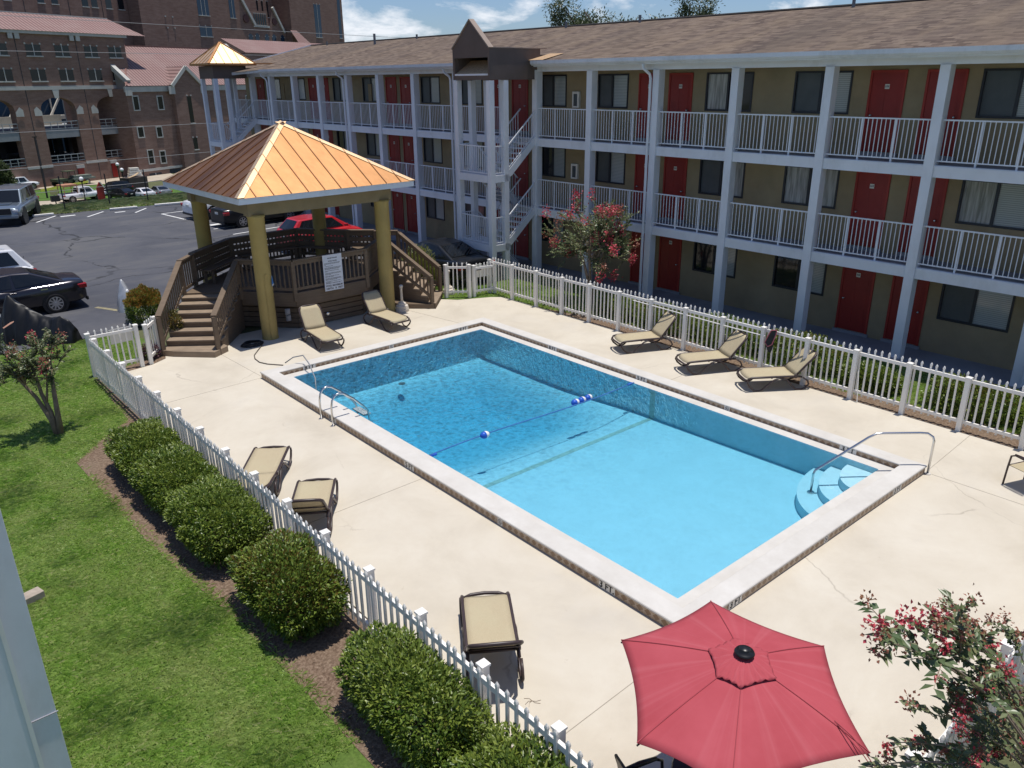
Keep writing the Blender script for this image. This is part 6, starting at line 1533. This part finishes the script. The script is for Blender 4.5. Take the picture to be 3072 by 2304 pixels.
def myrtle(name, label, loc, trunks, arms, spread_n, leafL, blooms, dry, rz_=0, leaf=L_MYRTLE, subs=4, per=26, subl=.5, droop=.1, bs=.045):
    """trunks: list of polylines with radii; arms: list of (start,end) branch lines carrying leafy twigs and end blooms"""
    t = thing(name, label, 'tree', loc, rz_); m = MB()
    for P,r in trunks: m.tube(P, r, 8)
    tw = MB(); LP=[];LD=[]; BP=[]; DPts=[]; rr = random.Random(5)
    for ai,(a,b) in enumerate(arms):
        a=Vector(a); b=Vector(b); L=(b-a).length; mid=(a+b)/2+Vector((0,0,.10*L))
        pts=[(1-s)**2*a+2*s*(1-s)*mid+s*s*b for s in np.linspace(0,1,7)]
        tw.tube(pts,[.013,.011,.009,.008,.006,.005,.003],5)
        lines=[pts]
        for k in range(subs):
            s=rr.uniform(.25,.95); p=(1-s)**2*a+2*s*(1-s)*mid+s*s*b; d=(b-a).normalized()+Vector((rr.uniform(-1,1),rr.uniform(-1,1),rr.uniform(-.35,.9)))*.95; d.normalize(); l=rr.uniform(.5,1.15)*subl
            q=[p+d*l*u+Vector((0,0,-droop*l*u*u)) for u in np.linspace(0,1,5)]; tw.tube(q,[.006,.005,.004,.003,.002],4); lines.append(q)
        for li,q in enumerate(lines):
            n=per if li else per+10
            for k in range(n):
                s=(k+rr.random())/n
                if li == 0 and s < .25: continue
                i=min(len(q)-2,int(s*(len(q)-1))); f_=s*(len(q)-1)-i; p=Vector(q[i]).lerp(Vector(q[i+1]),f_); d=(Vector(q[i+1])-Vector(q[i])).normalized()
                sd=d.cross(Vector((0,0,1)));  sd = sd.normalized() if sd.length>1e-3 else Vector((1,0,0))
                sd=sd*(1 if k%2 else -1)+d*.55+Vector((rr.uniform(-.4,.4),rr.uniform(-.4,.4),rr.uniform(-.3,.5)))
                LP.append(p); LD.append(sd)
            u=rr.random(); e=Vector(q[-1])
            if u < blooms: BP.append(e)
            elif u < blooms+dry: DPts.append(e)
    m.build('trunk', BARK, t, smooth=True); tw.build('twigs', BARK, t)
    n=len(LP); leaf_mesh('crown', np.array(LP), np.array(LD), RNG.uniform(.7,1.2,n)*leafL, RNG.uniform(.8,1.2,n)*leafL*.52, leaf, t, upbias=1.3, fold=.18)
    for nm,pts,mt in (('blossom',BP,PETAL),('seed_heads',DPts,PETALDRY)):
        if not pts: continue
        Q=[];D=[]
        for p in pts:
            k=rr.randint(40,75) if nm == 'blossom' else rr.randint(25,40); s=rr.uniform(.8,1.35)*bs
            o=RNG.normal(size=(k,3))*np.array([s,s,s*1.4])*.62; Q.append(np.array(p)+o+np.array([0,0,s*.6])); D.append(o+RNG.normal(size=(k,3))*.03)
        Q=np.concatenate(Q); D=np.concatenate(D)+1e-4
        leaf_mesh(nm,Q,D,RNG.uniform(.6,1.3,len(Q))*bs*.85,RNG.uniform(.6,1.2,len(Q))*bs*.75,mt,t,upbias=.3)
    return t
# left crape myrtle: three trunks fanning from one foot
tr = [([(0,0,-.05),(-.05,.04,.35),(-.22,.12,.9),(-.42,.22,1.3),(-.55,.3,1.6)],[.07,.055,.04,.03,.015]),
      ([(.0,.02,-.05),(-.02,.05,.5),(-.10,.15,.95),(-.12,.25,1.4),(-.2,.3,1.75)],[.06,.05,.04,.03,.015]),
      ([(.06,-.03,-.05),(.09,-.03,.55),(.12,.0,1.0),(.16,.06,1.4),(.22,.08,1.75)],[.07,.055,.045,.03,.015]),
      ([(-.05,.08,.75),(.0,.05,1.0),(.05,.08,1.25)],[.03,.025,.012])]
arms=[]; rr=random.Random(21)
for k in range(34):
    a=rr.uniform(0,2*pi); st=[(-.5,.28,1.45),(-.18,.28,1.55),(.2,.07,1.5),(-.35,.2,1.2),(.1,.02,1.25)][k%5]; r=rr.uniform(.3,.82); e=(-.22+r*cos(a)*1.15,.15+r*sin(a)*.9,rr.uniform(1.25,2.35)-.25*r); arms.append((st,e))
myrtle('crape_myrtle','small crape myrtle on the left lawn with three bare trunks and pink flower heads',(-4.87,13.42,-.01),tr,arms,0,.068,.035,.05,subs=5,per=24,subl=.32,bs=.055)
arms=[((0,0,.5),(rr.uniform(-.8,.8),rr.uniform(-.8,.8),rr.uniform(.7,1.7))) for k in range(20)]
myrtle('crape_myrtle','leafy crape myrtle sprig cut by the left edge of the photo above the lawn',(-6.75,17.6,-.01),[([(0,0,0),(.02,0,.5),(.05,.03,1.0)],[.05,.04,.02])],arms,0,.065,.22,.14,subs=3,per=18,subl=.35,bs=.05)
# crape myrtle between the right fence and the hotel
tr=[([(0,0,0),(.03,.1,.8),(-.02,.3,1.5),(.0,.6,2.1)],[.06,.05,.04,.02]),([(.05,-.05,0),(.08,-.2,.9),(.02,-.45,1.7),(0,-.7,2.3)],[.06,.05,.035,.02]),([(.02,.02,0),(0,0,1.0),(-.05,.02,2.0),(0,.05,2.8)],[.06,.05,.04,.015])]
arms=[]
for k in range(66):
    a=rr.uniform(0,2*pi); u=rr.uniform(-.75,1); r=math.sqrt(max(0,1-u*u)); s=rr.uniform(.72,1.05); st=(rr.uniform(-.2,.2),rr.uniform(-.6,.6),rr.uniform(1.3,2.2)); arms.append((st,(r*cos(a)*1.25*s,r*sin(a)*1.95*s,2.3+u*1.25*s)))
myrtle('crape_myrtle','wide crape myrtle full of pink blossom between the right fence and the hotel',(11.35,12.85,-.01),tr,arms,0,.095,.075,.07,subs=5,per=20,subl=.55,bs=.085)
# crape myrtle close to the camera, behind the near fence
tp_ = [(-3.47,-3.6,4.25),(-3.25,-3.6,4.05),(-3.0,-3.6,3.88),(-2.86,-3.55,3.99),(-2.56,-3.6,3.89),(-2.33,-3.6,3.68),(-2.38,-3.65,3.84),(-2.07,-3.6,3.64),(-1.74,-3.5,3.54),(-.02,-3.5,2.51),(-1.95,-3.6,3.12),(-2.01,-3.6,3.0),(-2.14,-3.6,2.75),(-1.87,-3.6,2.72),(-2.76,-3.6,2.85),(-3.11,-3.6,2.86),(-2.77,-3.6,2.64),(-2.02,-3.6,2.32),(-1.05,-3.6,1.95)]
arms=[]; O_=Vector((.3,-4.15,0))
for i,p in enumerate(tp_):
    e=(Vector(p)-O_)*.96; st=e*.35+Vector((.15,-.1,.45 if e.z > 2.9 else .3)); arms.append((st,e))
for k in range(15):
    e=Vector((rr.uniform(-1.2,1.5),rr.uniform(-.35,.6),rr.uniform(.5,2.3))); e.z=min(e.z,1.5-.55*e.x); arms.append((Vector((e.x*.3+.2,e.y*.3-.2,e.z*.55)),e))
tr=[([(.4,-.2,0),(.1,-.1,.9),(-.4,.1,1.6),(-1.2,.3,2.4)],[.06,.05,.035,.015]),([(.45,-.15,0),(.4,0,1.0),(.2,.2,2.0)],[.05,.045,.015]),([(.35,-.2,0),(-.1,.0,.6),(-.8,.2,1.2)],[.04,.03,.012])]
myrtle('crape_myrtle','crape myrtle with thin pink sprays close to the camera at the bottom right corner',tuple(O_),tr,arms,0,.088,.22,.34,subs=4,per=15,subl=.36,droop=.3,bs=.036)
# oaks beyond the hotel roof
def oak(label, az, dist, base_z, top, wid, seed, limbs):
    x = CX+dist*cos(rad(az)); y = CY+dist*sin(rad(az)); t = thing('oak_tree', label, 'tree', (x,y,base_z), rad(az)-pi/2); r = random.Random(seed); m = MB()
    H = top-base_z; m.tube([(0,0,0),(.3,0,H*.4),(-.2,0,H*.62),(.3,0,H*.75)],[.5,.42,.33,.2],8); LP=[];LD=[]
    for k in range(limbs):
        s = r.uniform(-1,1); e = Vector((s*wid, r.uniform(-1,1)*wid*.6, H*(.80+.20*r.random()-.05*abs(s)))); st = Vector((s*.2,0,H*.66)); mid = (st+e)/2+Vector((r.uniform(-.6,.6),0,r.uniform(.1,.9)))
        P = [(1-u)**2*st+2*u*(1-u)*mid+u*u*e for u in np.linspace(0,1,7)]; m.tube(P,[.2,.16,.13,.10,.08,.05,.03],6)
        for c in range(r.randint(2,4)):
            ctr = P[r.randint(3,6)]+Vector((r.uniform(-.6,.6),r.uniform(-.5,.5),r.uniform(-.5,.5))); rad_ = r.uniform(.35,.8); n = int(260*rad_/.5)
            q = RNG.normal(size=(n,3))*np.array([rad_*.55,rad_*.55,rad_*.5]); LP.append(np.array(ctr)+q); LD.append(q+RNG.normal(size=(n,3))*.3)
            n = 60; q = np.stack([RNG.normal(size=n)*rad_*.35,RNG.normal(size=n)*rad_*.3,-RNG.random(n)*1.2*rad_-.2],1); LP.append(np.array(ctr)+q); LD.append(np.tile([[0,0,-1.]],(n,1))+RNG.normal(size=(n,3))*.15)
    m.build('trunk', OAKBARK, t, smooth=True); LP=np.concatenate(LP); LD=np.concatenate(LD); n=len(LP)
    leaf_mesh('crown', LP, LD, RNG.uniform(.12,.26,n), RNG.uniform(.05,.10,n), L_OAK, t)
oak('moss hung oak with a bent bare limb beyond the hotel roof, left of the other',43.6,52,-.5,11.9,2.3,4,9)
oak('smaller leafy oak crown beyond the hotel roof, right of the mossy one',37.8,54,-.5,11.6,1.9,8,8)

# grass
def blades(name, label, polyf, n, bounds, h, w, mat, dens=None, zf=None):
    x0,x1,y0,y1 = bounds; pts = []
    X = RNG.uniform(x0,x1,n); Y = RNG.uniform(y0,y1,n); keep = polyf(X,Y)
    if dens is not None: keep &= RNG.random(n) < dens(X,Y)
    X = X[keep]; Y = Y[keep]; k = len(X); a = RNG.uniform(0,2*pi,k); 
    pn = np.array([mnoise.noise(Vector((x*.9,y*.9,0)))+.5*mnoise.noise(Vector((x*2.6,y*2.6,4))) for x,y in zip(X,Y)])
    H = h*RNG.uniform(.55,1.25,k)*(1+.3*pn); lean = RNG.uniform(.6,1.9,k)*H; b = a+RNG.normal(size=k)*.6+pn*2
    Z = np.full(k,-.016) if zf is None else np.array([zf(x,y) for x,y in zip(X,Y)])
    v = np.zeros((k,4,3)); cx,sx = np.cos(a),np.sin(a); cb,sb = np.cos(b+pi/2),np.sin(b+pi/2)
    v[:,0] = np.stack([X-cx*w/2,Y-sx*w/2,Z],1); v[:,1] = np.stack([X+cx*w/2,Y+sx*w/2,Z],1)
    v[:,2] = np.stack([X+cb*lean*.4+cx*w*.4,Y+sb*lean*.4+sx*w*.4,Z+H*.42],1); v[:,3] = np.stack([X+cb*lean,Y+sb*lean,Z+H*.38],1)
    me = bpy.data.meshes.new(name); me.vertices.add(4*k); me.vertices.foreach_set('co', v.astype(np.float32).ravel()); q = np.arange(k)*4
    tri = np.stack([q,q+1,q+2,q,q+2,q+3],1).ravel(); me.loops.add(6*k); me.loops.foreach_set('vertex_index', tri.astype(np.int32)); me.polygons.add(2*k)
    me.polygons.foreach_set('loop_start', (np.arange(2*k)*3).astype(np.int32)); me.polygons.foreach_set('loop_total', np.full(2*k,3,np.int32)); me.materials.append(mat); me.update(calc_edges=True)
    o = bpy.data.objects.new(name, me); COL.objects.link(o); tag(o, label, 'grass', None, 'stuff'); return o
def left_edge(Y): return np.interp(Y,[-6,.5,3,4.7,5.8,7.4,9.4,11.6,12.5,13.2,16.6,17.4,20.4],[-4.45,-4.35,-4.42,-4.5,-4.62,-4.78,-4.86,-4.92,-4.2,-3.5,-3.34,-1.6,-1.4])
bare = lambda X,Y: np.exp(-(((X+4.9)/.55)**2+((Y-11.3)/.7)**2))
blades('grass','short green lawn grass left of the clipped bushes',lambda X,Y:(X < left_edge(Y)+RNG.normal(size=len(X))*.09),430000,(-9.5,-1.4,1.4,20.4),.082,.0125,L_GRASS,dens=lambda X,Y: np.clip(1.25-Y*.045,.28,1)*(1-.95*bare(X,Y)))
blades('grass','thin grass between the right fence and the hotel walkway',lambda X,Y:(X > 10.0+np.interp(Y,[-6,2.2,3.0,3.6,9,12,13.5],[.8,.7,.3,.45,.85,.5,.0])) & (Y < 16.2+(X-10)*.6),60000,(10.0,13.2,-3,18),.11,.014,L_GRASS)
blades('grass','grass patch around the far right gate',lambda X,Y:(Y > 17.25-(X-8.2)*.75),9000,(7.6,10.4,15.6,19.2),.10,.014,L_GRASS)
blades('grass','ragged weeds and grass along the far lot edge',lambda X,Y:(Y > 48.35+.2*np.sin(X*1.3)-.02*X),90000,(-14,13.5,47.6,53),.42,.035,L_WEED,dens=lambda X,Y:.25+.75*np.clip((Y-49.0)/1.5,0,1),zf=lambda x,y: terrain_z(x,y))
m = MB(); m.sheet([(-34,49.7),(2.6,48.36),(7.5,47.96),(14,47.9),(30,48.2),(30,49.95),(-34,49.95)], [], -.02); struct(m.build('grass_verge', FARGRASS))
# dry twigs on the deck
for i,(x,y) in enumerate(((-2.35,.55),)):
    m = MB(); rr=random.Random(i)
    for k in range(5): a=rr.uniform(0,6.28); m.tube([(x,y,.004),(x+.05*cos(a),y+.05*sin(a),.01),(x+.11*cos(a+.4),y+.11*sin(a+.4),.004)],.0025,4)
    tag(m.build('dry_twigs', BARK), ['handful of dry twigs on the deck by the lone lounger','small dry twig on the deck beside the pool'][i], 'twigs')
CAM_POS = (-7.52412, -5.18363, 7.22299)
CAM_ROWS = ((0.7586551, -0.6514363, -0.0085519), (-0.2412595, -0.2687262, -0.9325128), (0.6051746, 0.7095188, -0.3610357))
# ------------------------------------------------------------------ camera, sky, sun
cam = bpy.data.cameras.new('camera'); co = bpy.data.objects.new('camera', cam); COL.objects.link(co)
cam.sensor_width = 36; cam.lens = 787.93/1024*36; cam.clip_start = .05; cam.clip_end = 3000
R_ = Matrix(CAM_ROWS); rr_ = R_[0]; dd = R_[1]; ff = R_[2]
mw = Matrix(((rr_[0],-dd[0],-ff[0],CAM_POS[0]),(rr_[1],-dd[1],-ff[1],CAM_POS[1]),(rr_[2],-dd[2],-ff[2],CAM_POS[2]),(0,0,0,1)))
co.matrix_world = mw; SC.camera = co
TS = Vector((.10,-.035,1)).normalized()
sun = bpy.data.lights.new('sun','SUN'); sun.energy = 4.4; sun.angle = rad(.5); sun.color = (1,.955,.89)
so = bpy.data.objects.new('sun', sun); COL.objects.link(so); so.rotation_euler = (-TS).to_track_quat('-Z','Y').to_euler(); so.location = (0,0,60)
w = bpy.data.worlds.new('World'); SC.world = w; w.use_nodes = True; nt = w.node_tree; nt.nodes.clear()
def wn(t, **k):
    n = nt.nodes.new(t)
    for a,b in k.items(): setattr(n,a,b)
    return n
L = nt.links.new
sky = wn('ShaderNodeTexSky', sky_type='NISHITA'); sky.sun_disc = False; sky.sun_elevation = math.asin(TS.z); sky.sun_rotation = math.atan2(TS.x,TS.y); sky.air_density = 1.0; sky.dust_density = .6; sky.ozone_density = 1.5; sky.altitude = 30
tc = wn('ShaderNodeTexCoord'); mp = wn('ShaderNodeMapping'); L(tc.outputs['Generated'], mp.inputs[0]); mp.inputs['Scale'].default_value = (1,1,2.6); mp.inputs['Location'].default_value = (.35,.2,.05)
n1 = wn('ShaderNodeTexNoise'); L(mp.outputs[0], n1.inputs['Vector']); n1.inputs['Scale'].default_value = 9.0; n1.inputs['Detail'].default_value = 8; n1.inputs['Roughness'].default_value = .58; n1.inputs['Distortion'].default_value = .2
cr = wn('ShaderNodeValToRGB'); L(n1.outputs['Fac'], cr.inputs[0]); cr.color_ramp.elements[0].position = .53; cr.color_ramp.elements[0].color = (0,0,0,1); cr.color_ramp.elements[1].position = .66; cr.color_ramp.elements[1].color = (.92,.92,.92,1)
sp = wn('ShaderNodeSeparateXYZ'); L(tc.outputs['Generated'], sp.inputs[0])
el = wn('ShaderNodeMapRange'); L(sp.outputs[2], el.inputs[0]); el.inputs[1].default_value = .18; el.inputs[2].default_value = .5; el.inputs[3].default_value = 1; el.inputs[4].default_value = .12
mu = wn('ShaderNodeMath', operation='MULTIPLY'); L(cr.outputs[0], mu.inputs[0]); L(el.outputs[0], mu.inputs[1])
# thin summer air: the clear sky is a little bluer and paler low down
tint = wn('ShaderNodeMixRGB', blend_type='MULTIPLY'); tint.inputs[0].default_value = 1; L(sky.outputs[0], tint.inputs[1]); tint.inputs[2].default_value = (.78,.93,1.22,1)
mx = wn('ShaderNodeMixRGB'); L(mu.outputs[0], mx.inputs[0]); L(tint.outputs[0], mx.inputs[1]); mx.inputs[2].default_value = (10.5,10.9,11.6,1)
bg = wn('ShaderNodeBackground'); L(mx.outputs[0], bg.inputs[0]); bg.inputs[1].default_value = .088
ow = wn('ShaderNodeOutputWorld'); L(bg.outputs[0], ow.inputs[0])
SC.view_settings.view_transform = 'Standard'; SC.view_settings.look = 'None'; SC.view_settings.gamma = 1; SC.view_settings.exposure = 0
SC.render.film_transparent = False
SC.cycles.use_denoising = True; SC.cycles.max_bounces = 8; SC.cycles.transparent_max_bounces = 16
SC.cycles.sample_clamp_indirect = 6
